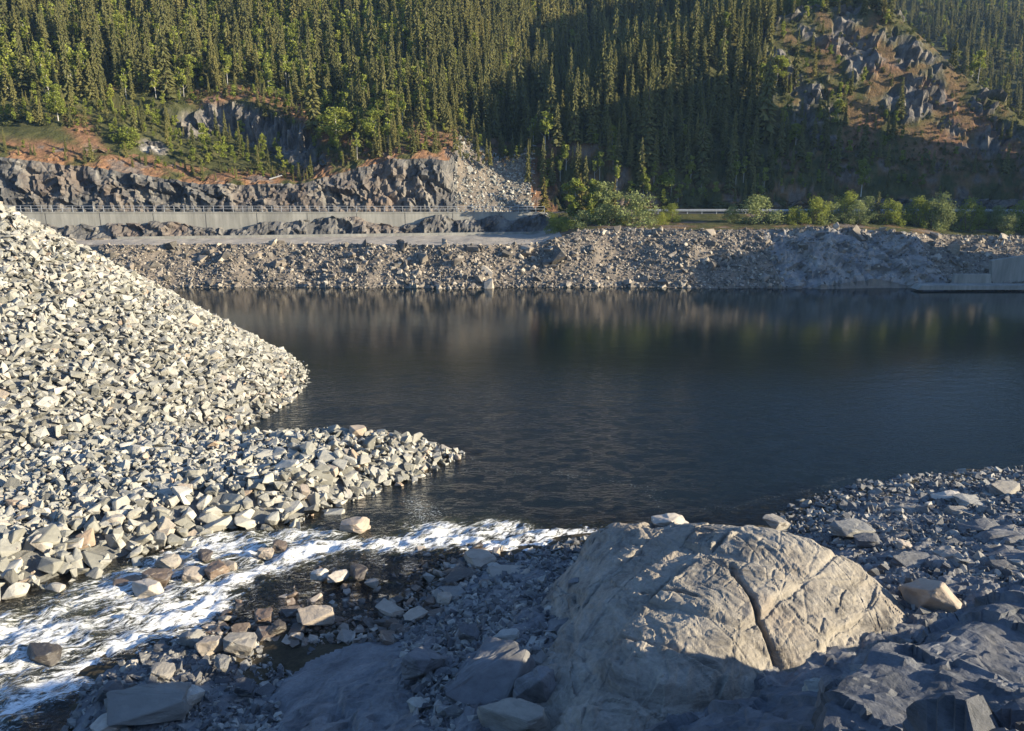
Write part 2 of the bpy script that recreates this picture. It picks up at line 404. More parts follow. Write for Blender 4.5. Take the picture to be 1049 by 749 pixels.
def shade_ridge():
    """bare block added out of view, shaped to shade the gully and far scree"""
    xs = axis([(118, 134, 2), (134, 300, 12)]); ys = axis([(84, 186, 1.5)]); X, Y = np.meshgrid(xs, ys, indexing='ij')
    H = np.interp(Y + .25 * (X - 132), [92, 98, 106, 112, 126, 130, 133, 142, 146, 163, 168, 175, 184], [-3, -2, 28, 31, 31, 26, 11, 11, 65, 65, 34, 14, 6])
    Z = H * sst(116, 131, X) - 3 * (1 - sst(116, 122, X)); Z = Z + .8 * fbm(P3(X, Y, 0 * X) * .2, 3, 44).reshape(X.shape)
    z0 = np.zeros(X.size); link('shade_ridge', mesh_np('shade_ridge', np.stack([X, Y, Z], -1).reshape(-1, 3), grid_faces(*X.shape), {'heath': z0, 'rock': z0, 'talus': z0}), M_hill, kind='structure')
shade_ridge()
def far_shade_ridge():  # unseen peak added right of the view, shaped to shade the upper gully
    xs = axis([(166, 182, 2), (182, 300, 10)]); ys = axis([(176, 262, 1.5)]); X, Y = np.meshgrid(xs, ys, indexing='ij')
    H = np.interp(Y + .25 * (X - 180), [179, 182, 188, 192, 198, 212, 250, 262], [0, 76, 84, 98, 104, 114, 114, 20])
    Z = H * sst(164, 180, X) + .8 * fbm(P3(X, Y, 0 * X) * .2, 3, 46).reshape(X.shape); z0 = np.zeros(X.size)
    link('shade_shoulder', mesh_np('shade_shoulder', np.stack([X, Y, Z], -1).reshape(-1, 3), grid_faces(*X.shape), {'heath': z0, 'rock': z0, 'talus': z0}), M_hill, kind='structure')
far_shade_ridge()
# pixel-traced colour zones of the hillside (stored as attributes of the ground itself)
def zone(px, py, pts, r):
    """soft distance to a polyline"""
    d = np.full(px.shape, 1e9)
    for (x0, y0), (x1, y1) in zip(pts[:-1], pts[1:]):
        vx, vy = x1 - x0, y1 - y0; L = vx * vx + vy * vy + 1e-6
        t = np.clip(((px - x0) * vx + (py - y0) * vy) / L, 0, 1)
        d = np.minimum(d, np.hypot(px - x0 - t * vx, py - y0 - t * vy))
    return 1 - sst(r * .6, r * 1.25, d)
HEATH = [([(-40, 150), (60, 158), (100, 160), (140, 176), (200, 182), (300, 184), (340, 168), (380, 158), (450, 160)], 10),
         ([(75, 130), (95, 150)], 12), ([(205, 100), (250, 92), (300, 112), (335, 140), (380, 155), (440, 160)], 8),
         ([(105, 84), (112, 92)], 5), ([(150, 165), (175, 178)], 10),
         ([(850, 45), (885, 50), (920, 80)], 12), ([(880, 195), (930, 190), (960, 150), (1000, 180), (1040, 205)], 22),
         ([(950, 95), (1000, 130), (1049, 165)], 14), ([(860, 150), (900, 120)], 10), ([(430, 140), (520, 158), (570, 190)], 14)]
ROCK = [([(195, 125), (215, 130)], 14), ([(225, 112), (240, 125), (265, 135), (290, 150), (320, 172)], 14),
        ([(150, 145), (165, 150)], 8), ([(870, 40), (900, 60), (930, 60), (950, 80)], 26), ([(960, 110), (990, 130), (1010, 150)], 12),
        ([(800, 60), (830, 110)], 10), ([(900, 180), (890, 205)], 14), ([(1010, 205), (1060, 210)], 12), ([(980, 145), (985, 158)], 10),
        ([(900, 100), (960, 105)], 12), ([(90, 150), (120, 165)], 6)]
TALUS = [([(462, 172), (500, 192), (545, 208)], 12), ([(510, 180), (540, 200)], 10), ([(148, 148), (162, 150)], 3)]
def zones(X, Y, Z):
    px, py = project(X, Y, Z)
    q = P3(X, Y, Z); nx = 9 * fbm(q * .12, 3, 31).reshape(px.shape); ny = 6 * fbm(q * .12, 3, 41).reshape(px.shape)
    f = lambda L: np.max([zone(px + nx, py + ny, p, r) for p, r in L], 0)
    return f(HEATH), f(ROCK), f(TALUS)

def dsl(x): return 7.0 * sst(-15, -10, x) * (1 - sst(7, 12, x))
# hill sheet
hx = axis([(-420, -130, 10), (-130, -82, 1.1), (-82, -36, .5), (-36, 44, 1.1), (44, 124, .8), (124, 160, 1.1), (160, 460, 10)])
hs = axis([(3, 50, .7), (50, 110, 1.2), (110, 200, 3), (200, 480, 10)])
HX, HS = np.meshgrid(hx, hs, indexing='ij'); HY = ycl(HX) + HS
HZ = Hh(HX, HY)
he, ro, ta = zones(HX, HY, HZ)
gx = np.gradient(HZ, axis=1) / np.gradient(HY, axis=1)
ro = np.maximum(ro, sst(1.6, 2.4, gx))
spz = sst(52, 68, HX) * (1 - sst(215, 230, HY)) * (1 - sst(118, 130, HX)); nq = fbm(P3(HX, HY, HZ) * .22, 4, 35).reshape(HX.shape)
ro = ro * np.where(spz > .5, sst(-.35, .05, nq), 1); ro = np.maximum(ro, spz * sst(.2, .45, nq)); he = np.maximum(he * sst(-.5, .0, nq + .3), spz * sst(.1, .5, -nq) * .55)
q = P3(HX, HY, HZ)
b1, b2, cr, tl = facets(q * (.28, .28, .2), 3); b1b, b2b, cr2, tl2 = facets(q * .7, 4)
bh, bt, be = blocks(q, [(1, .3, .2), (.2, .4, 1), (-.5, 1, .1)], [3.2, 2.6, 4.0], 3)
disp = ((cr - .5) * 1.2 + tl * .8 + (bh - .5) * 3.2 + bt * 1.5 + (cr2 - .5) * .9 + tl2 * .7).reshape(HX.shape) * ro
nz = np.gradient(HZ, axis=1); HYd = HY - disp * .7; HZd = HZ + disp * .6 + .3 * fbm(q * .6, 3, 5).reshape(HX.shape)
me = mesh_np('hillside', np.stack([HX, HYd, HZd], -1).reshape(-1, 3), grid_faces(HX.shape[0], HX.shape[1], HS >= 3 + dsl(HX)), {'heath': he.ravel(), 'rock': ro.ravel(), 'talus': ta.ravel()}, False)
link('hillside', me, M_hill, kind='structure')

# bank between lake and hillside: profile swept along x
bx = axis([(-170, -110, 2), (-110, 110, .42), (110, 300, 4)])
wgt = sst(3, 16, bx)                                   # 0 = below the wall, 1 = right part
def rockledge(x): return 9.5 + 1.1 * noise(P3(x, 0 * x, 0 * x, .35), 5) * .6 + .9 * noise(P3(x, 0 * x, 0 * x, .13), 2) + .1 * sst(-30, -15, x)
YW = WLX(bx); yw = ywall(bx); zr = zroad(bx)
scar = .9 * noise(P3(bx, 0 * bx, 0 * bx, .09), 6)
Lp = [(YW - 3, -2.0 + 0 * bx), (YW, 0 * bx), (YW + 9.8 + scar, 6.5 + 0 * bx), (yw - 2.6, 6.9 + 0 * bx), (yw - .9, rockledge(bx)), (yw + .4, rockledge(bx) + .2), (yw + .7, zr - .05), (yw + 5.5, zr - .05),
      (ycl(bx) - 1.2 + dsl(bx), np.where(dsl(bx) > .01, Hh(bx, ycl(bx) - 1.2 + dsl(bx)) * np.clip(dsl(bx) / 3, 0, 1) + (zcl(bx) - .8) * (1 - np.clip(dsl(bx) / 3, 0, 1)), zcl(bx) - .8)), (ycl(bx) + 4.5 + dsl(bx), None)]
fl = 1 - .75 * sst(76, 96, bx)
Rp = [(YW - 3, -2.0 + 0 * bx), (YW, 0 * bx), (YW + 13 + 8 * sst(70, 90, bx), 9.0 - 1.5 * sst(55, 90, bx)), (yw - 4, 9.8 + 0 * bx), (yw - 1.5, 10.0 + 0 * bx), (yw - .6, zr - .3), (yw + .2, zr - .05), (yw + 5.5, zr - .05),
      (ycl(bx) - 1.5 + dsl(bx), zcl(bx) - .8 + dsl(bx) * .5), (ycl(bx) + 4.5 + dsl(bx), None)]
CPY = np.stack([l[0] * (1 - wgt) + r[0] * wgt for l, r in zip(Lp, Rp)], 1)
CPZ = np.stack([(l[1] * (1 - wgt) + r[1] * wgt) if l[1] is not None else Hh(bx, ycl(bx) + 4.5 + dsl(bx)) for l, r in zip(Lp, Rp)], 1)
cnt = [3, 34, 22, 7, 3, 2, 8, 26, 12]
rows = []; seg = []
for k, c in enumerate(cnt):
    for j in range(c + (k == len(cnt) - 1)):
        t = j / c; rows.append((k, t)); seg.append(k)
BX = np.repeat(bx[:, None], len(rows), 1); BY = np.zeros_like(BX); BZ = np.zeros_like(BX)
for j, (k, t) in enumerate(rows):
    BY[:, j] = CPY[:, k] * (1 - t) + CPY[:, k + 1] * t; BZ[:, j] = CPZ[:, k] * (1 - t) + CPZ[:, k + 1] * t
    if k == 8:
        hz = Hh(bx, BY[:, j]); BZ[:, j] = BZ[:, j] * (1 - t) + hz * t - .08 * t
seg = np.array(seg); SEG = np.repeat(seg[None], len(bx), 0)
q = P3(BX, BY, BZ)
# pale fractured knob at the right shore
kn = np.exp(-((BX - 60) / 11) ** 2 - ((BY - 139) / 7) ** 2); BZ = BZ + 1.6 * kn * (SEG <= 2)
a1 = facets(q * (.30, .45, .22), 8); a2 = facets(q * (.9, .9, .6), 9)
c1 = blocks(q, [(1, .25, .25), (.25, .5, 1), (-.6, 1, .1)], [2.3, 3.2, 3.0], 8, .3); c2 = blocks(q, [(1, -.3, -.2), (-.3, .5, 1), (.5, 1, .1)], [.8, 1.5, 1.3], 9, .3)
rk = ((c1[0] - .5) * 2.3 + c1[1] * 1.3 + (c2[0] - .5) * .9 + c2[1] * .6 + (a1[2] - .5) * .8 + a1[3] * .6).reshape(BX.shape)
lumps = (fbm(q * .22, 4, 12) * .8 + fbm(q * 1.1, 2, 13) * .15).reshape(BX.shape)
tt = np.array([t for _, t in rows])[None]
amp_r = np.where(SEG == 7, np.sin(np.clip(tt, 0.02, 1) * np.pi) ** .3, 0) * 1.0
amp_r = amp_r + np.where((SEG == 3) | (SEG == 4), .6, 0) * (1 - wgt[:, None])
amp_r = np.where(SEG == 8, .45 * (1 - tt), amp_r); amp_r = amp_r * (1 - .85 * (dsl(BX) / 7) * (SEG >= 7))
knb = sst(42, 50, BX) * (1 - sst(72, 77, BX)) * (SEG == 1)
amp_l = np.where(SEG == 1, np.sin(np.clip(tt, 0, 1) * np.pi) ** .5, 0) * 1.0 + np.where(SEG == 2, .22, 0)
BY = BY - rk * amp_r * .75 - knb * rk * .45; BZ = BZ + rk * amp_r * .35 + lumps * amp_l + knb * rk * .3
q = P3(BX, BY, BZ)
V = np.stack([BX, BY, BZ], -1).reshape(-1, 3); Q = grid_faces(*BX.shape); sq = SEG[:-1, :-1].ravel()
xq = BX[:-1, :-1].ravel()
def sub(V, Q):
    u, inv = np.unique(Q.ravel(), return_inverse=True); return V[u], inv.reshape(Q.shape)
shore = (sq <= 2) & ~((sq == 1) & (xq > 46) & (xq < 74))
for nm, sel, mt in (('shore_bank', (sq <= 1) & ~((sq == 1) & (xq > 46) & (xq < 75)), M_shore), ('shore_bedrock', (sq == 1) & (xq > 46) & (xq < 75), M_face),
                    ('gravel_bench', (sq == 2) & (xq < 9), M_gravel), ('cliff', (sq >= 3) & (sq < 8) & (sq != 6) & ~((sq >= 3) & (xq > -12) & (xq < 68) & (sq >= 7)) & ~((sq < 7) & (xq > 9)), M_cliff),
                    ('stone_slide', (sq >= 7) & (xq > -12) & (xq <= 4), M_shore),
                    ('verge', ((sq >= 2) & (sq < 6) & (xq >= 9)) | ((sq == 7) & (xq > 4) & (xq < 68)) | ((sq == 8) & ~((xq > -12) & (xq <= 4))), M_hill), ('road', sq == 6, M_road)):
    v_, q_ = sub(V, Q[sel]); at = {}
    if mt is M_hill:
        hn_ = fbm(P3(*v_.T) * .3, 3, 37); at = {'heath': np.where(v_[:, 0] < 10, sst(-.6, -.1, hn_), .7 * sst(-.1, .4, hn_)), 'rock': sst(.35, .6, hn_) * .7, 'talus': 0 * hn_}
    link(nm, mesh_np(nm, v_, q_, at, False), mt, kind='structure')
from mathutils.bvhtree import BVHTree

def pt_bank(x, s):   # point on the shore slope, s = 0 at the water, 1 at the top
    i = np.clip(np.searchsorted(bx, x), 0, len(bx) - 1); j = 3 + s * 34; j0 = np.clip(np.floor(j).astype(int), 0, BX.shape[1] - 2); t = j - j0
    return x, BY[i, j0] * (1 - t) + BY[i, j0 + 1] * t, BZ[i, j0] * (1 - t) + BZ[i, j0 + 1] * t

# ------------------------------------------------------------------ left embankment and spit
C0 = np.array([-46., 68.]); C1 = np.array([-160., 42.])
SPIT_PX = [(470, 463), (430, 486), (390, 498), (350, 515), (300, 538), (215, 546), (190, 560), (140, 577), (100, 588), (60, 606), (0, 628), (-60, 650)]
SPIT_BK = [(-200, 520), (-200, 460), (120, 430), (242, 453), (300, 451), (380, 451), (440, 457)]
SP = np.array([atZ(a, b, .15)[:2] for a, b in SPIT_PX + SPIT_BK])
def segd(x, y, P, closed=True):
    d = np.full(x.shape, 1e9); K = len(P)
    for i in range(K if closed else K - 1):
        a, b = P[i], P[(i + 1) % K]; v = b - a; L = (v * v).sum() + 1e-9
        t = np.clip(((x - a[0]) * v[0] + (y - a[1]) * v[1]) / L, 0, 1)
        d = np.minimum(d, np.hypot(x - a[0] - t * v[0], y - a[1] - t * v[1]))
    return d
def inside(x, y, P):
    c = np.zeros(x.shape, bool); K = len(P)
    for i in range(K):
        x0, y0 = P[i]; x1, y1 = P[(i + 1) % K]
        c ^= ((y0 > y) != (y1 > y)) & (x < (x1 - x0) * (y - y0) / (y1 - y0 + 1e-12) + x0)
    return c
def Emb(x, y):
    d = segd(x, y, np.array([C0, C1]), False); return 18.2 - .69 * d
def Spit(x, y):
    d = segd(x, y, SP); d = np.where(inside(x, y, SP), d, -d)
    return np.minimum(d * .62 + .1, 1.75 + .15 * np.sin(x * .4))
def Left(x, y):
    x = np.asarray(x, float); y = np.asarray(y, float)
    return np.maximum(np.maximum(smin(Emb(x, y), 18 + 0 * x, 1.5), Spit(x, y)), -3)

# ------------------------------------------------------------------ near ground (thin-plate fit through traced and chosen points)
NP = [(0, 749, -.1), (0, 700, -.3), (60, 749, .35), (95, 705, .55), (200, 660, .5), (200, 620, -.2), (100, 650, -.3), (0, 650, -.3),
      (280, 690, .3), (310, 652, .3), (300, 600, -.05), (400, 600, -.05), (350, 570, -.3), (300, 555, -.7), (500, 548, -.9), (600, 520, -2.6), (800, 470, -3), (1049, 462, -2.5), (500, 480, -3.5),
      (400, 655, .5), (430, 640, .5), (470, 605, .4), (470, 580, .3), (560, 572, .45), (600, 552, .3), (700, 525, -1.6), (760, 520, -1.2), (830, 512, -.1), (880, 499, 0), (960, 489, 0), (1049, 484, 0),
      (200, 749, 1.0), (260, 735, .6), (150, 715, .9), (330, 749, 1.9), (340, 690, 1.0), (420, 700, 1.9), (450, 749, 2.9), (500, 690, 2.6), (540, 640, 2.2), (560, 600, 1.4), (510, 620, 1.2), (600, 749, 3.2),
      (700, 600, 1.2), (850, 560, .8), (900, 560, 1.3), (1000, 560, 1.9), (1049, 560, 2.2), (950, 520, .8), (1049, 515, 1.1), (880, 600, 2.0), (930, 625, 2.5), (990, 600, 2.6), (700, 749, 4.0), (770, 749, 5.0), (800, 710, 4.0), (880, 670, 3.6), (940, 650, 3.2)]
pts = [atZ(*p) for p in NP]
pts += [(0, -12, 20), (0, 1.5, 18.0), (-8, 1.5, 17), (7, 1.5, 18.2), (0, 6, 14.0), (0, 12, 7.5), (5, 12, 9.5), (-9, 12, 4.5), (-14, 18, .3), (-25, 20, -.8), (-30, 5, 3), (-40, -10, 8), (40, -10, 24),
        (13.5, 19.5, 5.7), (17, 20, 6.0), (11, 15.5, 7.2), (9, 12.5, 8.8), (14, 13, 10), (20, 26, 3.6), (20, 22, 4.5), (20, 18, 6.2), (20, 13, 9.6), (20, 8, 13), (27, 22, 6), (28, 14, 10), (36, 20, 9.5), (45, 26, 6), (60, 60, -4), (80, 40, -2), (60, 30, 5), (30, 42, 1.6), (45, 44, 0.5), (36, 34, 3), (12, 17.2, 5.9), (20, 60, -5), (-10, 70, -5), (60, 80, -6), (-40, 45, -1)]  # includes an unseen rise on the right, shaped to shade the outcrop's foot
pts = np.array(pts)
def tps_fit(P, lam=.02):
    n = len(P); d = np.hypot(P[:, None, 0] - P[None, :, 0], P[:, None, 1] - P[None, :, 1])
    K = d * d * np.log(d + 1e-9) + lam * n * np.eye(n); Q_ = np.c_[np.ones(n), P[:, :2]]
    A = np.block([[K, Q_], [Q_.T, np.zeros((3, 3))]]); return np.linalg.solve(A, np.r_[P[:, 2], 0, 0, 0])
WN = tps_fit(pts)
def tps(x, y, P, W):
    s_ = x.shape; x = x.ravel(); y = y.ravel(); r = np.empty(len(x))
    for k in range(0, len(x), 60000):
        a = x[k:k + 60000]; b = y[k:k + 60000]; d = np.hypot(a[:, None] - P[None, :, 0], b[:, None] - P[None, :, 1])
        r[k:k + 60000] = (d * d * np.log(d + 1e-9)) @ W[:-3] + W[-3] + W[-2] * a + W[-1] * b
    return r.reshape(s_)
NPT = pts
def Near(x, y):
    x = np.asarray(x, float); y = np.asarray(y, float); return tps(x, y, NPT, WN)
DP = [(592, 572, 1.6), (600, 552, 2.2), (618, 545, 3.0), (650, 540, 3.5), (700, 537, 3.8), (745, 541, 4.3), (790, 548, 4.2), (840, 562, 4.0), (880, 580, 3.6), (910, 607, 3.1), (930, 640, 2.7),
      (620, 575, 3.6), (640, 600, 4.3), (700, 600, 4.7), (760, 600, 4.8), (820, 620, 4.4), (870, 620, 3.9), (690, 560, 4.3), (640, 650, 4.4), (700, 660, 4.7), (760, 660, 4.6), (830, 665, 3.9), (880, 660, 3.3),
      (600, 640, 3.6), (580, 680, 3.4), (560, 720, 3.2), (600, 700, 4.0), (650, 700, 4.4), (620, 749, 3.9), (700, 700, 4.3), (740, 715, 3.9), (700, 749, 3.7), (540, 700, 2.6), (565, 640, 2.3), (560, 600, 1.2), (800, 700, 3.6), (480, 749, 2.5)]
DPT = np.array([atZ(*p) for p in DP]); 
DPT = np.r_[DPT, [(3, 36, -2), (8, 38, -2), (14, 36, -2), (18, 31, 0), (18, 25, 0), (-4, 27, -1), (-4, 33, -2), (-4, 20, -.5)]]
WD = tps_fit(DPT, .01)
def Dome(x, y):
    return tps(np.asarray(x, float), np.asarray(y, float), DPT, WD)

# ------------------------------------------------------------------ water
def zwater(x, y):
    t = np.clip(((-x) * .75 + (34 - y) * .66 + 6) / 26, 0, 1); return .45 * t
SX0, SX1, SY0, SY1 = -48., 26., 14., 66.
def quads_around():
    X0, X1, Y0, Y1 = -400, 500, 8, 150
    V = [(X0, Y0), (SX0, Y0), (SX1, Y0), (X1, Y0), (X0, SY0), (SX0, SY0), (SX1, SY0), (X1, SY0), (X0, SY1), (SX0, SY1), (SX1, SY1), (X1, SY1), (X0, Y1), (SX0, Y1), (SX1, Y1), (X1, Y1)]
    Q = [(0, 1, 5, 4), (1, 2, 6, 5), (2, 3, 7, 6), (4, 5, 9, 8), (6, 7, 11, 10), (8, 9, 13, 12), (9, 10, 14, 13), (10, 11, 15, 14)]
    return [(a, b, 0) for a, b in V], Q
V, Q = quads_around(); link('lake', mesh_np('lake', V, Q), M_lake, kind='structure')
sx = np.arange(SX0, SX1 + .01, .125); sy = np.arange(SY0, SY1 + .01, .125)
X, Y = np.meshgrid(sx, sy, indexing='ij')
bed = np.maximum(Near(X, Y), Left(X, Y))
Zb = zwater(X, Y)
STREAKS = [([(-40, 720), (30, 690), (80, 650), (150, 608), (210, 572), (250, 555), (300, 548), (350, 547)], 1.3, .75),
           ([(0, 735), (60, 700), (120, 668), (190, 632), (225, 606), (280, 582), (330, 562), (400, 556), (470, 549), (520, 553), (575, 562)], 1.25, 1.0),
           ([(-30, 650), (30, 640), (90, 620), (140, 592)], 1.2, .8), ([(60, 640), (100, 660), (50, 690)], 1.6, .5), ([(-30, 700), (30, 670)], 2, .5), ([(150, 640), (190, 600)], 1.2, .6),
           ([(430, 545), (500, 536), (570, 548), (640, 545)], 1.3, .85), ([(500, 556), (560, 565)], 1.3, 1.0), ([(195, 625), (225, 610)], 1.2, 1.0), ([(200, 552), (260, 546)], .7, .9),
           ([(90, 655), (200, 635)], 1.0, .7), ([(260, 620), (320, 645)], .4, .45), ([(360, 665), (390, 650)], .4, .4), ([(330, 590), (420, 600)], .35, .25)]
FLECK = [([(420, 510), (440, 530)], 1.6, 1), ([(420, 515), (435, 495), (470, 480), (520, 478), (600, 485), (660, 500), (680, 520), (640, 540)], 1.0, .8), ([(480, 500), (560, 500), (620, 515)], .9, .7),
         ([(700, 525), (760, 515), (820, 500), (880, 488)], .8, .8), ([(440, 455), (470, 462), (500, 470)], 1.2, .8), ([(600, 500), (720, 510)], 3.5, .55), ([(450, 520), (520, 500)], 3.0, .5), ([(760, 500), (860, 480)], 3, .5), ([(560, 490), (760, 495)], 6, .62)]
def streakf(L, X, Y):
    r = np.zeros(X.shape); q = P3(X, Y, 0 * X); wx = X + .7 * fbm(q * .5, 3, 51).reshape(X.shape); wy = Y + .5 * fbm(q * .5, 3, 52).reshape(X.shape)
    for p, rad, amp in L:
        W_ = np.array([atZ(a, b, .2)[:2] for a, b in p]); d = segd(wx, wy, W_, False)
        r = np.maximum(r, amp * np.exp(-(d / rad) ** 2))
    return r
foam = streakf(STREAKS, X, Y)
RV = np.array([atZ(a, b, .2)[:2] for a, b in [(-60, 650), (0, 628), (60, 606), (140, 577), (215, 546), (300, 540), (420, 552), (330, 575), (270, 600), (230, 650), (150, 690), (80, 720), (-60, 800)]])
_d = segd(X, Y, RV); _in = np.where(inside(X, Y, RV), _d, -_d)
lw = (.66 + .26 * fbm(P3(X, Y, 0 * X) * (.35, .5, 1), 3, 57).reshape(X.shape)) * sst(-.3, .6, _in) * (1 - .45 * sst(-12, -6, X))
foam = np.maximum(foam * .92, lw) + .10 * foam; fleck = streakf(FLECK, X, Y)
edge = (sst(0, 1.5, X - SX0) * sst(0, 1.5, SX1 - X) * sst(0, 1.5, SY1 - Y) * sst(0, 1.5, Y - SY0))
q = P3(X, Y, 0 * X)
act = np.clip(foam * 1.0, 0, 1)
turb = (fbm(q * (1.1, 1.6, 1), 4, 60, .55) * .22 + np.abs(fbm(q * (2.2, 3, 1), 3, 64)) * .07).reshape(X.shape) * act
Zs = (Zb + turb + .02 * fbm(q * .8, 2, 70).reshape(X.shape)) * edge
dep = np.clip(Zb - bed + 2 * sst(56, 63, Y) + 2 * sst(18, 24, X), 0, 2)
foam = np.maximum(foam, .55 * (1 - sst(.02, .25, np.abs(dep))) * sst(.12, .5, foam + .1))
keep = (bed < Zs + .6)
me = mesh_np('stream', np.stack([X, Y, Zs], -1).reshape(-1, 3), grid_faces(*X.shape, keep), {'foam': foam.ravel(), 'depth': dep.ravel() / 1.3, 'fleck': fleck.ravel()}, True)
link('stream', me, M_stream, kind='structure')

# ground sheets
X, Y = np.meshgrid(axis([(-120, -75, 3), (-75, -14, .4), (-14, 4, .5)]), axis([(10, 36, 1), (36, 100, .4), (100, 112, 2)]), indexing='ij')
Z = Left(X, Y); q = P3(X, Y, Z); Z = Z - .35 + .15 * fbm(q * .7, 3, 80).reshape(Z.shape) - 1.5 * (Z < -1)
link('embankment', mesh_np('embankment', np.stack([X, Y, Z], -1).reshape(-1, 3), grid_faces(*X.shape), None, False), M_core, kind='structure')
X, Y = np.meshgrid(axis([(-60, -26, 2), (-26, 22, .16), (22, 40, .5), (40, 110, 3)]), axis([(-40, 3, 2), (3, 13, .3), (13, 42, .16), (42, 60, .5), (60, 95, 3)]), indexing='ij')
Z = Near(X, Y); q = P3(X, Y, Z)
f1 = facets(q * (.55, .8, .7), 20); f2 = facets(q * (1.7, 2.2, 2), 21)
k1 = blocks(q, [(1, .5, .3), (-.6, 1, .2), (.2, -.3, 1)], [1.5, 2.4, 1.2], 24, .3); k2 = blocks(q, [(1, .7, .1), (-.4, 1, .2), (.2, .3, 1)], [.5, .9, .6], 25, .3)
rel = (((k1[0] - .5) * .5 + k1[1] * .35) * sst(0, .08, k1[2]) + ((k2[0] - .5) * .18 + k2[1] * .14) * sst(0, .1, k2[2]) + f1[3] * .2 + f2[3] * .08).reshape(Z.shape)
hi = sst(.5, 2.0, Z); Zg = Z + rel * (.15 + .85 * hi) * .8 + .08 * fbm(q * 1.5, 3, 22).reshape(Z.shape)
c = (sst(-.2, .5, Z)[:-1, :-1]).ravel()
Vn = np.stack([X, Y, Zg], -1).reshape(-1, 3); Qn = grid_faces(*X.shape)
zc_ = Z[:-1, :-1].ravel()
v_, q_ = sub(Vn, Qn[zc_ <= .45]); link('stream_bed', mesh_np('stream_bed', v_, q_), M_bed, kind='structure')
v_, q_ = sub(Vn, Qn[zc_ > .45]); link('rocky_ground', mesh_np('rocky_ground', v_, q_), M_slate, kind='structure')
link('lake_bed', mesh_np('lake_bed', [(-600, -300, -7), (900, -300, -7), (900, 200, -7), (-600, 200, -7)], [(0, 1, 2, 3)]), M_bed, kind='structure')

# the big rounded outcrop
X, Y = np.meshgrid(np.arange(-4, 18.5, .05), np.arange(17.5, 38, .05), indexing='ij')
Z = Dome(X, Y); G = Near(X, Y); q = P3(X, Y, Z)
wq = q + .25 * np.stack([fbm(q * .8, 3, 90), fbm(q * .8, 3, 91), 0 * q[:, 0]], 1)
ca, sa = math.cos(.5), math.sin(.5); rq = np.stack([wq[:, 0] * ca + wq[:, 1] * sa, -wq[:, 0] * sa + wq[:, 1] * ca, wq[:, 2]], 1)
f1 = facets(rq * (.42, .22, .3), 30); f2 = facets(rq * (1.1, .55, .8), 31); f3 = facets(rq * (2.6, 1.6, 2), 32)
gap1 = 1 - sst(0, .10, f1[1] - f1[0]); gap2 = 1 - sst(0, .07, f2[1] - f2[0])
k1 = blocks(wq * .3 + q * .7, [(.75, -.65, .2), (.55, .8, .3), (.1, .2, 1)], [2.2, 3.4, 1.6], 36, .18); k2 = blocks(q, [(.85, -.5, .2), (.4, .9, .3), (.1, .3, 1)], [.62, 1.3, .7], 37, .3); k3 = blocks(q, [(.5, -.8, .2), (.9, .4, .3), (.1, .3, 1)], [.25, .45, .4], 38, .4)
n1_ = 1 - sst(0, .05, k1[2]); n2_ = (1 - sst(0, .14, k2[2])) * sst(-.1, .3, fbm(q * .6, 2, 39)); rough_ = sst(-.25, .35, fbm(q * .45, 2, 45))
m1_ = sst(0, .10, k1[2]); m2_ = sst(0, .24, k2[2]); m3_ = sst(0, .4, k3[2])
rel = ((k1[0] - .5) * .34 + k1[1] * .20) * m1_ + ((k2[0] - .5) * .18 + k2[1] * .12) * (.3 + .7 * rough_) * m2_ + ((k3[0] - .5) * .09 + k3[1] * .07) * rough_ * m3_ + f1[3] * .12 + f2[3] * .05 - .07 * n1_ - .04 * n2_ + fbm(rq * (2.6, .9, 1.5), 4, 33) * .05 + np.abs(fbm(rq * (3.5, 1.6, 2), 3, 34)) * .05
# main cleft seen on top
cl = np.array([atZ(*p)[:2] for p in [(748, 585, 4.7), (770, 615, 4.6), (785, 650, 4.5), (802, 682, 4.2)]])
dc = segd(X + .12 * fbm(q * 1.3, 2, 34).reshape(X.shape), Y, cl, False); cleft = .42 * np.exp(-(dc / .10) ** 2)
cl2 = np.array([atZ(*p)[:2] for p in [(660, 608, 4.5), (700, 612, 4.7), (712, 616, 4.7)]]); dc2 = segd(X, Y, cl2, False); cleft = cleft + .3 * np.exp(-(dc2 / .10) ** 2)
Zd = Z + rel.reshape(Z.shape) - cleft
keep = (Z > G - .5) & (Z > -.6)
v_, q_ = sub(np.stack([X, Y, Zd], -1).reshape(-1, 3), grid_faces(*X.shape, keep))
link('bedrock_outcrop', mesh_np('bedrock_outcrop', v_, q_, None, False), M_dome, label='large rounded sunlit outcrop of cracked tan bedrock rising between the stream and the near rocks', category='outcrop')

# ------------------------------------------------------------------ stones
def hull(seed, n=13, flat=.7, bev=0.0):
    r = random.Random(seed); bm = bmesh.new()
    for _ in range(n):
        v = Vector((r.gauss(0, 1), r.gauss(0, 1), r.gauss(0, 1))).normalized() * r.uniform(.7, 1.1)
        v = Vector((max(-.7, min(.7, v.x)), max(-.66, min(.66, v.y)), max(-.6, min(.6, v.z))))
        bm.verts.new((v.x * .62, v.y * .52, v.z * .55 * flat / .7))
    res = bmesh.ops.convex_hull(bm, input=bm.verts)
    bmesh.ops.delete(bm, geom=list({e for e in res['geom_interior'] + res['geom_unused'] if isinstance(e, bmesh.types.BMVert)}), context='VERTS')
    bmesh.ops.dissolve_limit(bm, angle_limit=math.radians(12), verts=bm.verts, edges=bm.edges)
    if bev: bmesh.ops.bevel(bm, geom=bm.edges[:], offset=bev, segments=2, affect='EDGES', profile=.6, clamp_overlap=True)
    bmesh.ops.triangulate(bm, faces=bm.faces)
    V = np.array([v.co[:] for v in bm.verts]); T = np.array([[v.index for v in f.verts] for f in bm.faces]); bm.free()
    return V, T
HULLS = [hull(100 + k, 9 + k % 4, R.uniform(.45, .85)) for k in range(24)]
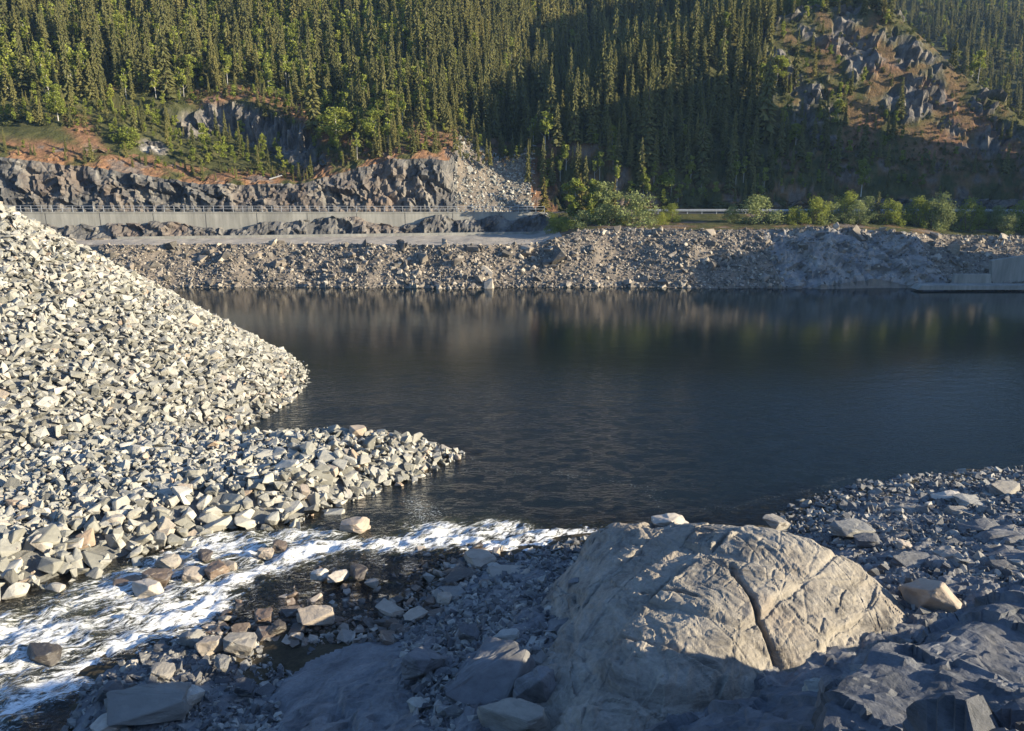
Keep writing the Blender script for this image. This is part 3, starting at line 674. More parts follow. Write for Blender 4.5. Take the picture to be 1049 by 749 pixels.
BHULLS = [hull(300 + k, 10 + k % 4, R.uniform(.5, .85), .035) for k in range(14)]
def rotm(rx, ry, rz):
    cx, sx_ = np.cos(rx), np.sin(rx); cy, sy_ = np.cos(ry), np.sin(ry); cz, sz = np.cos(rz), np.sin(rz)
    M = np.empty((len(rx), 3, 3))
    M[:, 0, 0] = cy * cz; M[:, 0, 1] = sx_ * sy_ * cz - cx * sz; M[:, 0, 2] = cx * sy_ * cz + sx_ * sz
    M[:, 1, 0] = cy * sz; M[:, 1, 1] = sx_ * sy_ * sz + cx * cz; M[:, 1, 2] = cx * sy_ * sz - sx_ * cz
    M[:, 2, 0] = -sy_; M[:, 2, 1] = sx_ * cy; M[:, 2, 2] = cx * cy
    return M
def merge(protos, which, Pos, Scl, Rot, tone=None, attrs_extra=None):
    """big merged arrays; Scl (n,) or (n,3); returns V,T,tone per vertex"""
    Vs, Ts, To = [], [], []; off = 0
    if Scl.ndim == 1: Scl = np.repeat(Scl[:, None], 3, 1)
    for k in range(len(protos)):
        idx = np.nonzero(which == k)[0]
        if not len(idx): continue
        pr = protos[k]; V0, T0 = pr[0], pr[1]
        v = V0[None] * Scl[idx][:, None]; v = np.einsum('nij,nvj->nvi', Rot[idx], v) + Pos[idx][:, None]
        Vs.append(v.reshape(-1, 3)); t = T0[None] + (off + np.arange(len(idx)) * len(V0))[:, None, None]; Ts.append(t.reshape(-1, T0.shape[1])); off += len(idx) * len(V0)
        tn = (tone[idx] if tone is not None else rng.random(len(idx)))[:, None] + (pr[2][None] if len(pr) > 2 else np.zeros((1, len(V0))))
        To.append(tn.reshape(-1))
    return np.concatenate(Vs), np.concatenate(Ts), np.concatenate(To)
def jgrid(x0, x1, y0, y1, s_, j=.45):
    gx_, gy_ = np.meshgrid(np.arange(x0, x1, s_), np.arange(y0, y1, s_)); gx_ = gx_.ravel(); gy_ = gy_.ravel()
    return gx_ + rng.uniform(-j, j, gx_.shape) * s_, gy_ + rng.uniform(-j, j, gy_.shape) * s_
def in_view(x, y, z, m=30):
    px, py = project(x, y, z); return (px > -m) & (px < 1049 + m) & (py > -m) & (py < 749 + m), px, py
def stuff(name, label, cat, mt, V, T, tone, group=None):
    o = link(name, mesh_np(name, V, T, {'tone': tone}, False), mt, kind='stuff', label=label, category=cat)
    return o
def gauss_rot(n, t=.5): return rotm(rng.normal(0, t, n), rng.normal(0, t, n), rng.uniform(0, 6.28, n))

def bmesh_of(proto, name):
    return mesh_np(name, proto[0], proto[1], None, False)
RIPM = [bmesh_of(p, 'riprap_boulder') for p in BHULLS]
for m_ in RIPM: m_.materials.append(M_rip)
def place_stone(name, me, pos, scl, rot, label, cat, group=None):
    o = bpy.data.objects.new(name, me); COL.objects.link(o); o.location = [float(a) for a in pos]
    o.rotation_euler = Matrix(rot.tolist()).to_euler(); o.scale = [float(a) for a in scl]
    o['label'] = label; o['category'] = cat
    if group: o['group'] = group
    return o

# riprap: sample whole left surface
def riprap():
    out = []
    x, y = jgrid(-90, -2, 24, 100, .46)
    e = Emb(x, y); sp = Spit(x, y); onemb = e > np.maximum(sp, -1.2); onspit = (~onemb) & (sp > -.6)
    # size: about 0.95 m on the face, up to 1.5 m on the front of the spit
    d = segd(x, y, SP[:12], False); frontness = np.exp(-(np.maximum(0, d - 1) / 3.2) ** 2) * onspit
    left = sst(-12, -30, x)
    s_ = np.where(onemb, .68, .72 + .55 * frontness * (.55 + .45 * left)) * np.clip(np.exp(rng.normal(0, .27, x.shape)), .5, 1.9)
    s_ = s_ * np.where(onspit, .65 + .35 * sst(-5, -12, x), 1)
    keep = onemb | onspit
    # drop the hidden back of the embankment
    z = np.maximum(np.minimum(e, 18), sp)
    cullback = onemb & (((x - C0[0]) * .35 + (y - C0[1]) * .94) > 24)
    # thin out where stones are large
    pk = np.clip(.46 ** 2 * 2.7 / (s_ ** 2 + .02), 0, 1); keep &= rng.random(x.shape) < pk; keep &= ~cullback
    keep &= z > -.7
    v, px, py = in_view(x, y, z, 60); keep &= v
    return x[keep], y[keep], z[keep], s_[keep], onemb[keep]
rx_, ry_, rz_, rs_, remb = riprap()
n = len(rx_)
rs3 = rs_[:, None] * rng.uniform(.75, 1.3, (n, 3)); rs3[:, 2] *= .8
rr_ = gauss_rot(n, .45)
rp_ = np.stack([rx_, ry_, rz_ + rng.uniform(-.12, .18, n) * rs_ - .05], 1)
depth = ry_ * CT - (rz_ - CAMZ) * ST
show = rs_ / depth * (1 + .25 * (~remb)); top = np.argsort(-show)[:280]; sel = np.zeros(n, bool); sel[top] = True
which = rng.integers(0, len(HULLS), n)
V, T, To = merge(HULLS, which[~sel], rp_[~sel], rs3[~sel] * 1.12, rr_[~sel])
stuff('riprap_stones', 'pale grey angular riprap stones covering the embankment and the top of the spit', 'riprap', M_rip, V, T, To)
RB = [-200, 40, 90, 140, 190, 240, 290, 340, 390, 440]; RBN = ['at the left edge', 'left of midstream rocks', 'opposite the chute', 'opposite the midstream rocks', 'where the bank bends', 'above the far channel', 'left of the orange boulder', 'above the orange boulder', 'right of the orange boulder', 'at the spit tip']
ids = np.nonzero(sel)[0]; PX, PY = project(rp_[:, 0], rp_[:, 1], rp_[:, 2]); cc = {}
for k in ids:
    b = int(np.clip(np.searchsorted(RB, PX[k]) - 1, 0, len(RBN) - 1)); e_ = np.interp(PX[k], [0, 100, 200, 300, 430], [628, 590, 555, 538, 488]); r_ = int(np.clip((e_ - PY[k]) // 15, 0, 9)); cc.setdefault((b, r_, bool(remb[k])), []).append(k)
RW = ['waterline', 'second', 'third', 'fourth', 'fifth', 'sixth', 'seventh', 'eighth', 'ninth', 'uppermost']
OR_ = ['first', 'second', 'third', 'fourth', 'fifth', 'sixth', 'seventh', 'eighth', 'ninth', 'tenth', 'eleventh', 'twelfth', 'thirteenth', 'fourteenth', 'fifteenth', 'sixteenth', 'seventeenth', 'eighteenth'] + ['further'] * 60
for (b, r_, em), L in cc.items():
    L.sort(key=lambda k: PX[k])
    for m_, k in enumerate(L):
        size = 'large' if rs_[k] > 1.25 else ('medium' if rs_[k] > .95 else 'small')
        place_stone('boulder', RIPM[k % len(RIPM)], rp_[k], rs3[k] * 1.15, rr_[k], f'{size} block, {OR_[m_]} from left, {RW[r_]} riprap row, {RBN[b]}' + (' on embankment' if em else ''), 'boulder', 'pale riprap blocks of the spit')

# fines between the blocks
x, y = jgrid(-90, -3, 24, 100, .38); e = np.minimum(Emb(x, y), 18); sp = Spit(x, y); z = np.maximum(e, sp); v_, _, _ = in_view(x, y, z, 20)
k = v_ & (z > -.3) & (rng.random(len(x)) < .5) & ((((x - C0[0]) * .35 + (y - C0[1]) * .94) < 22) | (sp > e)); x, y, z = x[k], y[k], z[k]; n = len(x)
V, T, To = merge(HULLS, rng.integers(0, 24, n), np.stack([x, y, z + .12], 1), (.3 * np.exp(rng.normal(0, .35, n)))[:, None] * rng.uniform(.7, 1.3, (n, 3)), gauss_rot(n, .7))
stuff('riprap_fines', 'small broken stones filling the gaps between the riprap blocks', 'rubble', M_rip, V, T, To)
# far shore scree
x = rng.uniform(-75, 100, 26000); s_ = rng.random(26000) ** .9
ok = ~((x > 47) & (x < 74) & (s_ < .9) & (rng.random(26000) < .86)); x, s_ = x[ok], s_[ok]
_, y, z = pt_bank(x, s_ * 1.02 - .01); sz = .31 * np.exp(rng.normal(0, .5, len(x))) * np.where((rng.random(len(x)) < .035) & (fbm(P3(x, y, z) * .09, 2, 87) > -.1), 3.2, 1) * np.where(s_ < .12, 1.35, 1)
n = len(x); P_ = np.stack([x, y, z + .05 * sz], 1)
V, T, To = merge(HULLS, rng.integers(0, 24, n), P_, sz[:, None] * rng.uniform(.8, 1.3, (n, 3)), gauss_rot(n, .6))
stuff('shore_scree', 'grey brown broken scree stones along the far shore', 'scree', M_scree, V, T, To)
# blocks fallen at the foot of the wall and on the bench
SCM = [bmesh_of(p, 'boulder') for p in BHULLS[:8]]
for m_ in SCM: m_.materials.append(M_scree)
for (px, py, sz, lab) in [(410, 251, 1.6, 'low dark boulder on the gravel bench, left of the round one'), (455, 249, 1.5, 'rounded pale boulder on the gravel bench below the concrete wall'), (492, 290, 1.9, 'pale boulder at the waterline below the middle of the far bank'),
                          (360, 264, 2.2, 'leftmost dark block sticking out of the far scree'), (433, 267, 2.6, 'big dark block in the far scree beside a shadowed hollow'), (468, 272, 2.0, 'medium block of the far scree right of the big dark one'), (520, 264, 2.6, 'largest block at the right end of the far bench scree'),
                          (405, 275, 1.5, 'small block low in the far scree'), (660, 290, 1.6, 'orange-brown block at the end of the lit far scree point'), (214, 262, 2.0, 'dark block in the far scree beside the embankment edge'), (232, 266, 1.7, 'second block in the far scree near the embankment edge'),
                          (1000, 258, 1.6, 'block on the dark rubble slope above the concrete step'), (945, 262, 1.5, 'block on the ridge of the right shore rock')]:
    rx, rz = ray(px, py); Yt = None
    for Y_ in np.arange(133, 170, .3):
        xx = float(rx) * Y_; i = int(np.clip(np.searchsorted(bx, xx), 0, len(bx) - 1)); gz = np.interp(Y_, BY[i, 1:60], BZ[i, 1:60])
        if gz > CAMZ + float(rz) * Y_: Yt = Y_; break
    if Yt is None: continue
    j = len(lab) % 8
    place_stone('boulder', SCM[j], (xx, Yt + .2, gz + sz * .2), (sz * 1.3, sz, sz * 1.1), gauss_rot(1, .25)[0], lab, 'boulder')
# talus below the gully
x = rng.uniform(-90, 10, 22000); y = rng.uniform(170, 200, 22000); z = Hh(x, y); _, _, ta_ = zones(x, y, z); kk = (ta_ > .3) & (y > ycl(x) + 3.2 + dsl(x)); x, y, z = x[kk], y[kk], z[kk]
xs_ = rng.uniform(-12.5, 5, 2600); jj = rng.integers(69, BX.shape[1] - 2, 2600); ii = np.clip(np.searchsorted(bx, xs_), 0, len(bx) - 1); kk = SEG[0, jj] >= 7; xs_, jj, ii = xs_[kk], jj[kk], ii[kk]
x = np.r_[x, xs_]; y = np.r_[y, BY[ii, jj]]; z = np.r_[z, BZ[ii, jj]]; n = len(x)
if n:
    V, T, To = merge(HULLS, rng.integers(0, 24, n), np.stack([x, y, z], 1), .5 * np.exp(rng.normal(0, .4, n)), gauss_rot(n, .5))
    stuff('talus_stones', 'pale slide of loose stones running down to the end of the concrete wall', 'scree', M_rip, V, T, To)

# near rubble
def rubble(name, label, mt, pxr, dens, smin_, smax_, pred, flat=1.0, seed=0, hf=None):
    pass
def mask_poly(px, py, poly): return inside(px, py, np.array(poly, float))
RSH = [(790, 525), (830, 508), (880, 495), (960, 485), (1049, 478), (1120, 476), (1120, 615), (1049, 612), (985, 630), (930, 640), (905, 600), (860, 565), (800, 545)]
LRB = [(60, 760), (85, 705), (180, 650), (240, 640), (300, 690), (330, 650), (390, 655), (430, 620), (450, 560), (560, 560), (620, 545), (610, 620), (560, 700), (520, 760)]
SBD = [(205, 650), (240, 600), (330, 562), (430, 552), (520, 560), (470, 610), (400, 660), (300, 660)]
def scatter(poly, spacing, size, sig, hfun, region, zoff=0.0, thin=None):
    x, y = jgrid(*region, spacing); z = hfun(x, y); _, px, py = in_view(x, y, z)
    k = mask_poly(px, py, poly)
    if thin is not None: k &= thin(x, y, z, px, py)
    x, y, z = x[k], y[k], z[k]; n = len(x); s_ = size * np.clip(np.exp(rng.normal(0, sig, n)), .3, 3.2)
    return np.stack([x, y, z + zoff * s_], 1), s_
P_, s_ = scatter(RSH, .24, .27, .5, Near, (5, 45, 18, 55)); n = len(P_)
V, T, To = merge(HULLS, rng.integers(0, 24, n), P_, s_[:, None] * rng.uniform(.7, 1.35, (n, 3)), gauss_rot(n, .6)); stuff('shore_rubble', 'broken dark slate rubble on the right shore behind the outcrop', 'rubble', M_rub, V, T, To)
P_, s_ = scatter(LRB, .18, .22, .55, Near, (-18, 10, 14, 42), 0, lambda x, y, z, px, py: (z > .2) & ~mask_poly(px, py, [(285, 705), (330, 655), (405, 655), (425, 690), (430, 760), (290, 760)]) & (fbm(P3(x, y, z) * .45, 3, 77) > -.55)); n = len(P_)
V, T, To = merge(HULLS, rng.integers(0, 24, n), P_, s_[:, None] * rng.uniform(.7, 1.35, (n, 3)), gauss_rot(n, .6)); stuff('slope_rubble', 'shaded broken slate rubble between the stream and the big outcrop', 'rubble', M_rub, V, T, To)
P_, s_ = scatter(SBD, .26, .27, .55, Near, (-18, 8, 20, 42), .15); n = len(P_)
V, T, To = merge(HULLS, rng.integers(0, 24, n), P_, s_[:, None] * rng.uniform(.8, 1.4, (n, 3)) * (1, 1, .7), gauss_rot(n, .3)); stuff('stream_pebbles', 'wet brown stones lying in the shallow stream pool', 'pebbles', M_strm, V, T, To)

# named boulders, each traced from the photograph to its own place
def fine_rock(seed, rough=.06, n=16, flat=.75, lev=4):
    V0, T0 = hull(seed, n, flat, .03); me = bpy.data.meshes.new('boulder'); me.from_pydata(V0.tolist(), [], T0.tolist())
    bm = bmesh.new(); bm.from_mesh(me); bmesh.ops.subdivide_edges(bm, edges=[e for e in bm.edges if e.calc_length() > .09], cuts=lev, use_grid_fill=True)
    bmesh.ops.triangulate(bm, faces=bm.faces)
    v = np.array([q_.co[:] for q_ in bm.verts]); a = facets(v * 3 + seed, 5); b = fbm(v * 6 + seed, 3, 6)
    d = (a[2] - .5) * rough * .9 + a[3] * rough * .6 + b * rough * .25
    nn = v / (np.linalg.norm(v, axis=1)[:, None] + 1e-6); v = v + nn * d[:, None]
    for q_, c_ in zip(bm.verts, v): q_.co = c_
    bm.to_mesh(me); bm.free(); me.update(); return me
FR = [fine_rock(500 + k) for k in range(6)]
def boulder(px, py, wpx, hpx, zbase, mt, label, k=0, rz=0.0, tilt=0.0, name='boulder', deep=1.0, sink=.25):
    """px,py = centre of the rock in the photograph, sized from its width and height there"""
    X_, Y_, Z_ = atZ(px, py + hpx * .35, zbase); d = Y_ * CT - (Z_ - CAMZ) * ST
    W_ = wpx * d / F; H_ = hpx * d / F
    me = FR[k % 6].copy(); me.materials.clear(); me.materials.append(mt)
    M_ = (Matrix.Rotation(rz, 3, 'Z') @ Matrix.Rotation(tilt, 3, 'Y'))
    return place_stone(name, me, (X_, Y_ + W_ * .2 * deep, Z_ + H_ * (.5 - sink)), (W_ * 1.15, W_ * 1.1 * deep, H_ * 1.25), np.array(M_), label, 'boulder')
B = boulder
# in the stream
B(363, 540, 30, 15, .15, M_strmd, 'orange-brown boulder alone in the white rapid below the tip of the spit', 0)
B(322, 633, 36, 26, .45, M_strmd, 'square pale tan boulder standing in the shallow pool', 1, .3)
B(170, 577, 24, 16, .3, M_strmd, 'pale wedge of rock at the top of the midstream row', 2)
B(160, 592, 28, 20, .3, M_strm, 'dark brown wet rock below the pale wedge midstream', 3)
B(197, 590, 24, 14, .3, M_strmd, 'flat orange-brown rock in the middle of the rapid', 4)
B(150, 604, 30, 18, .3, M_strmd, 'grey slab with a pale top left of the white chute', 5, .4)
B(222, 585, 26, 18, .3, M_strm, 'blue-black wet rock midstream above the white chute', 0, 1)
B(234, 580, 14, 14, .35, M_strmd, 'small pale block leaning on the blue-black wet rock', 1)
B(210, 570, 22, 12, .3, M_strm, 'small wet brown stone at the far side of the midstream row', 2, 2)
B(272, 567, 16, 14, .3, M_strmd, 'small orange stone in the far channel', 3)
B(286, 560, 16, 12, .3, M_strm, 'small black wet stone right of the small orange one', 4)
B(40, 673, 40, 16, .35, M_strm, 'low dark brown rock awash in the rapid near the left edge', 5)
B(128, 598, 26, 10, .25, M_strm, 'brown rock barely above the water left of the midstream row', 3, .5)
B(270, 632, 24, 16, .4, M_strm, 'dark wet rock upstream of the square tan boulder', 0, 2)
B(283, 645, 20, 14, .4, M_strm, 'black wet stone touching the square tan boulder', 2, 1)
B(297, 628, 20, 14, .35, M_strm, 'dark pitted stone behind the square tan boulder', 1, .7)
for k, (a, b, w_, h_, l) in enumerate([(327, 590, 18, 12, 'leftmost pale stone of the row in the shallow pool'), (345, 592, 22, 14, 'pale rounded stone second in the row in the shallow pool'), (368, 588, 26, 16, 'reddish grey stone third in the row in the shallow pool'), (380, 598, 14, 10, 'small stone at the right end of the pool row'),
                                      (425, 633, 26, 14, 'pale flat stone at the near right rim of the pool'), (446, 632, 24, 12, 'bright tan stone at the foot of the rubble beside the pool'), (490, 575, 34, 16, 'pale slab on the rocky bar under the white water'), (520, 590, 42, 16, 'long tan slab on the rocky bar, largest there'),
                                      (470, 593, 34, 12, 'flat brown slab left of the long tan one on the bar'), (463, 610, 30, 12, 'grey slab on the bar above the shaded rubble'), (535, 590, 20, 16, 'bright tan block at the right end of the rocky bar'), (500, 602, 24, 12, 'small brown block below the long tan slab'),
                                      (455, 615, 20, 14, 'small tan stone low on the bar'), (398, 625, 30, 10, 'submerged greenish slab in the middle of the pool')]):
    B(a, b, w_, h_, .35, M_strmd if k % 3 != 2 else M_strm, l, k, k * .9)
# near left bank
B(145, 728, 82, 38, .9, M_strmd, 'largest flat-topped boulder on the near left bank, half in sun', 1, .2)
B(165, 690, 26, 14, .8, M_strmd, 'pale square stone just behind the largest bank boulder', 4)
B(112, 712, 24, 30, .7, M_rub, 'upright grey slab left of the largest bank boulder', 2, .3)
B(245, 660, 32, 24, .6, M_strmd, 'round-faced grey boulder with a sunlit right end by the stream', 3)
B(215, 662, 26, 18, .7, M_strmd, 'sunlit tan block beside the round-faced grey boulder', 5, 1)
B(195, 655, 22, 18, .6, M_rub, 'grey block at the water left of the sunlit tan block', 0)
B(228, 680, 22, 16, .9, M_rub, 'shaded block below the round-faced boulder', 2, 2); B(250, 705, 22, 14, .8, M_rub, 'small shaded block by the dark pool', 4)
B(110, 745, 34, 20, .8, M_strmd, 'tan stone at the bottom edge left of the largest bank boulder', 0, 1)
B(190, 715, 30, 20, 1.0, M_rub, 'shaded block right behind the largest bank boulder', 3, 1)
# shaded slope
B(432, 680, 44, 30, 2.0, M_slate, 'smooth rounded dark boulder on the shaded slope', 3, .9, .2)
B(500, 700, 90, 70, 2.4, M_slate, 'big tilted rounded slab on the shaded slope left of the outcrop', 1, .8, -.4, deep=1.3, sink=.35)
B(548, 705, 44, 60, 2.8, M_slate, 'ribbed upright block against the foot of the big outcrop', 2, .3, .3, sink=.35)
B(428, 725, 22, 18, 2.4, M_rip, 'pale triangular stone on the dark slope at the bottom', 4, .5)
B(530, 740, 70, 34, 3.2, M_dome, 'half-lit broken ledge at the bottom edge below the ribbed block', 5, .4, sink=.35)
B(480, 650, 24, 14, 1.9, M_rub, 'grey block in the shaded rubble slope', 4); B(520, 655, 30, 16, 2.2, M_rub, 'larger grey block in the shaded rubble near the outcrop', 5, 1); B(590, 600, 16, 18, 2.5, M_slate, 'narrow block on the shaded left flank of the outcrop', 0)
# behind and right of the outcrop
B(688, 538, 38, 18, 3.3, M_strmd, 'pointed pale boulder on the back edge of the outcrop', 2, .2, .2); B(796, 536, 28, 14, 3.3, M_strmd, 'small pointed pale boulder at the back right of the outcrop', 4, .6)
B(957, 612, 48, 36, 2.8, M_strmd, 'tilted greenish-grey slab with a sunlit face in the rubble right of the outcrop', 5, -.3, -.5)
B(935, 577, 42, 20, 1.7, M_rub, 'long block lying in the right rubble above the tilted slab', 1, .4); B(975, 572, 30, 22, 1.7, M_strmd, 'brown-faced block in the middle of the right rubble', 0, .3)
B(985, 526, 26, 16, .8, M_strmd, 'sharp grey boulder with a lit right face in the right rubble', 3); B(975, 512, 32, 12, .6, M_strmd, 'pale tan block near the water on the right shore', 2)
B(1030, 502, 34, 20, .8, M_strmd, 'big pale boulder at the right edge of the shore rubble', 1, .5); B(998, 517, 34, 14, .8, M_rub, 'flat dark slab beside the sharp grey boulder', 4)
B(935, 525, 24, 10, .6, M_strmd, 'small flat pale slab on the shore gravel', 5); B(875, 543, 40, 16, 1.1, M_rub, 'dark slab in the rubble just behind the outcrop', 3, .2); B(893, 556, 30, 12, 1.4, M_rub, 'low dark block right behind the outcrop edge', 0)
B(1010, 545, 44, 16, 1.4, M_rub, 'long dark slab across the right rubble', 2); B(928, 560, 18, 12, 1.5, M_strmd, 'small upright grey stone in the right rubble', 4); B(1030, 583, 30, 18, 2.3, M_rub, 'rounded grey boulder at the right edge under the near slab', 3)
B(930, 604, 16, 10, 2.4, M_strmd, 'small white lit stone left of the tilted slab', 1)
# near right slabs, in shade
def near_slab(poly, label, mt=M_near, seed=0, th=2.5):
    """thick angular slab: outline given as (px, py, Y) corners of its upper face"""
    P = np.array([atY(*p) for p in poly]); c = P.mean(0); top_ = []
    bm = bmesh.new(); vt = [bm.verts.new(p) for p in P]; down = Vector((.1, .35, -1)).normalized() * th
    vb = [bm.verts.new(Vector(p) * 1.0 + down + (Vector(p) - Vector(c)) * .25) for p in P]
    res = bmesh.ops.convex_hull(bm, input=bm.verts)
    bmesh.ops.triangulate(bm, faces=bm.faces)
    for _ in range(6):
        es = [e for e in bm.edges if e.calc_length() > .13]
        if not es: break
        if len(bm.verts) > 30000: break
        bmesh.ops.subdivide_edges(bm, edges=es, cuts=1); bmesh.ops.triangulate(bm, faces=[f for f in bm.faces if len(f.verts) > 3])
    bm.normal_update(); v = np.array([q_.co[:] for q_ in bm.verts]); nn = np.array([q_.normal[:] for q_ in bm.verts])
    a = blocks(v + seed, [(1, .6, .2), (-.5, 1, .3), (.1, .2, 1)], [1.6, 2.6, 1.5], 50, .25); b = blocks(v + seed, [(1, .8, .1), (-.5, 1, .2), (.2, .2, 1)], [.45, .8, .5], 51, .35); d = (a[0] - .5) * .30 + a[1] * .28 + (b[0] - .5) * .07 + b[1] * .07 + fbm(v * 2.2, 4, 52) * .05
    v = v + nn * d[:, None] - c
    for q_, c_ in zip(bm.verts, v): q_.co = c_
    me = bpy.data.meshes.new('rock_slab'); bm.to_mesh(me); bm.free()
    o = link('rock_slab', me, mt, label=label, category='rock'); o.location = c; return o
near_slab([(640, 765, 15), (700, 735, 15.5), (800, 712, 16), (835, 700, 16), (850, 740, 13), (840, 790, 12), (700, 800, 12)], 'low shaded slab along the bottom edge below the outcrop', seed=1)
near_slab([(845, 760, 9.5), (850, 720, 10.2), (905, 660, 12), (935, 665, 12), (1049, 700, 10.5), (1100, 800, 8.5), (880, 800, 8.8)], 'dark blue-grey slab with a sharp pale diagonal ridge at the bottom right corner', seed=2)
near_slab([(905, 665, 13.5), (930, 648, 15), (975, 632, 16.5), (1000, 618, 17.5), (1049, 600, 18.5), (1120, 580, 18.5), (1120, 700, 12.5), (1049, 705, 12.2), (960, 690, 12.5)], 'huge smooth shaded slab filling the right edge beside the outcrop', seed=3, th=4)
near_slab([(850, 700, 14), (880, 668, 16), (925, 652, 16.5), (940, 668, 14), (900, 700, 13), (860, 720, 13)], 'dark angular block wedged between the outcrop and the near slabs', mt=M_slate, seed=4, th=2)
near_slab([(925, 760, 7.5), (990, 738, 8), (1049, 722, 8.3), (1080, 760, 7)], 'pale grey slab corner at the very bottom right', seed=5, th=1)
B(838, 714, 30, 36, 8.3, M_rip, 'pale white-grey stone lodged left of the dark corner slab', 1, .2, sink=.1)

# ------------------------------------------------------------------ concrete wall with railing, road edge, intake
def wall():
    t = thing('retaining_wall', 'long grey concrete retaining wall with a railing along its top below the dark cliff', 'wall', (0, 0, 0))
    xs = np.arange(-108, 7.1, 9.58)
    for x0, x1 in zip(xs[:-1], xs[1:]):
        mb = MB(); x1g = x1 - .06; y0, y1 = float(ywall(x0)), float(ywall(x1)); z0, z1 = float(zroad(x0)), float(zroad(x1))
        th = .45; v = [(x0, y0, 6.5), (x1g, y1, 6.5), (x1g, y1, z1), (x0, y0, z0), (x0, y0 + th, 6.5), (x1g, y1 + th, 6.5), (x1g, y1 + th, z1), (x0, y0 + th, z0)]
        mb.add(v, [(0, 1, 2, 3), (5, 4, 7, 6), (3, 2, 6, 7), (1, 5, 6, 2), (4, 0, 3, 7), (0, 4, 5, 1)])
        link('wall_panel', mb.mesh('wall_panel'), M_conc, t)
        mb = MB(); v = [(x0, y0 - .1, z0 - .02), (x1g, y1 - .1, z1 - .02), (x1g, y1 - .1, z1 + .16), (x0, y0 - .1, z0 + .16), (x0, y0 + th + .1, z0 - .02), (x1g, y1 + th + .1, z1 - .02), (x1g, y1 + th + .1, z1 + .16), (x0, y0 + th + .1, z0 + .16)]
        mb.add(v, [(0, 1, 2, 3), (5, 4, 7, 6), (3, 2, 6, 7), (1, 5, 6, 2), (4, 0, 3, 7), (0, 4, 5, 1)]); link('coping', mb.mesh('coping'), M_conc, t)
    mb = MB()
    for x0 in xs[1:-1]:
        y0 = float(ywall(x0)); mb.box((x0 - .03, y0 - .004, (float(zroad(x0)) + 6.5) / 2 - .05), (.10, .03, float(zroad(x0)) - 6.7))
    link('joint', mb.mesh('joint'), M_joint, t)
    # sloping end wing, turned away from the sun
    x1 = 7.0; y1 = float(ywall(7.0)); z1 = float(zroad(7.0)); mb = MB()
    v = [(x1, y1, 6.5), (x1 + 4.2, y1 - 3.5, 6.5), (x1 + 4.2, y1 - 3.5, 7.2), (x1, y1, z1), (x1 + .25, y1 + .35, 6.5), (x1 + 4.45, y1 - 3.15, 6.5), (x1 + 4.45, y1 - 3.15, 7.2), (x1 + .25, y1 + .35, z1)]
    mb.add(v, [(0, 1, 2, 3), (5, 4, 7, 6), (3, 2, 6, 7), (1, 5, 6, 2), (4, 0, 3, 7), (0, 4, 5, 1)]); link('end_wing', mb.mesh('end_wing'), M_conc, t)
    # railing
    pm = MB(); pm.box((0, 0, .6), (.09, .09, 1.2)); pme = pm.mesh('railing_post'); pme.materials.append(M_steel)
    posts = np.linspace(-104, 6.8, 62)
    for x0 in posts:
        o = link('railing_post', pme, None, t, (x0, float(ywall(x0)) + .22, float(zroad(x0)) + .15))
    for h_ in (1.15, .62):
        mb = MB()
        for a, b in zip(posts[:-1], posts[1:]):
            mb.tube((a, float(ywall(a)) + .16, float(zroad(a)) + .15 + h_), (b, float(ywall(b)) + .16, float(zroad(b)) + .15 + h_), .035, .035, 5)
        link('rail', mb.mesh('rail'), M_steel, t)
wall()
def low_kerb():
    mb = MB(); xs = np.linspace(-75, 9, 40)
    for a, b in zip(xs[:-1], xs[1:]):
        ya, yb = float(ywall(a)) - 3.6, float(ywall(b)) - 3.6
        mb.add([(a, ya, 6.3), (b, yb, 6.3), (b, yb, 7.35), (a, ya, 7.35), (a, ya + .3, 6.3), (b, yb + .3, 6.3), (b, yb + .3, 7.35), (a, ya + .3, 7.35)], [(0, 1, 2, 3), (3, 2, 6, 7), (5, 4, 7, 6)])
    link('low_wall', mb.mesh('low_wall'), M_conc, label='low pale concrete kerb wall along the foot of the blasted rock on the gravel bench', category='kerb')
low_kerb()
def guardrail():
    t = thing('guardrail', 'steel roadside guardrail running behind the bushes on the far shore', 'guardrail')
    pm = MB(); pm.box((0, 0, .35), (.12, .12, .9)); pme = pm.mesh('post'); pme.materials.append(M_steel); xs = np.arange(27, 108, 3.0)
    for x0 in xs: link('post', pme, None, t, (x0, float(ywall(x0)) + .15, float(zroad(x0))))
    mb = MB()
    for a, b in zip(xs[:-1], xs[1:]):
        for dz, dy in ((.5, 0), (.66, -.05), (.82, 0)):
            ya, yb = float(ywall(a)) + dy, float(ywall(b)) + dy; za, zb = float(zroad(a)) + dz, float(zroad(b)) + dz
            mb.add([(a, ya - .03, za - .07), (b, yb - .03, zb - .07), (b, yb - .07, zb + .0), (a, ya - .07, za + .0), (b, yb - .03, zb + .07), (a, ya - .03, za + .07)], [(0, 1, 2, 3), (3, 2, 4, 5)])
    link('beam', mb.mesh('beam'), M_steel, t)
guardrail()
def intake():
    t = thing('concrete_intake', 'pale concrete water intake with low platform at the right edge of the far shore', 'intake')
    def prism(name, poly, Y0, Y1):
        A = [atY(a, b, Y0) for a, b in poly]; n_ = len(A); mb = MB(); k_ = Y1 - Y0
        mb.add(A + [(x_, y_ + k_, z_) for x_, y_, z_ in A], [tuple(range(n_)), tuple(range(2 * n_ - 1, n_ - 1, -1))] + [(i, (i + 1) % n_, n_ + (i + 1) % n_, n_ + i) for i in range(n_)])
        link(name, mb.mesh(name), M_conc, t)
    prism('side_wall', [(1016, 293), (1016, 267), (1090, 256), (1090, 293)], 133.4, 134.2)
    prism('low_wall', [(977, 290), (979, 281), (1015.6, 281), (1015.6, 291)], 132.2, 133.0)
    prism('platform', [(940, 297), (945, 292.5), (1090, 292.5), (1090, 297)], 129.5, 132.0)
intake()
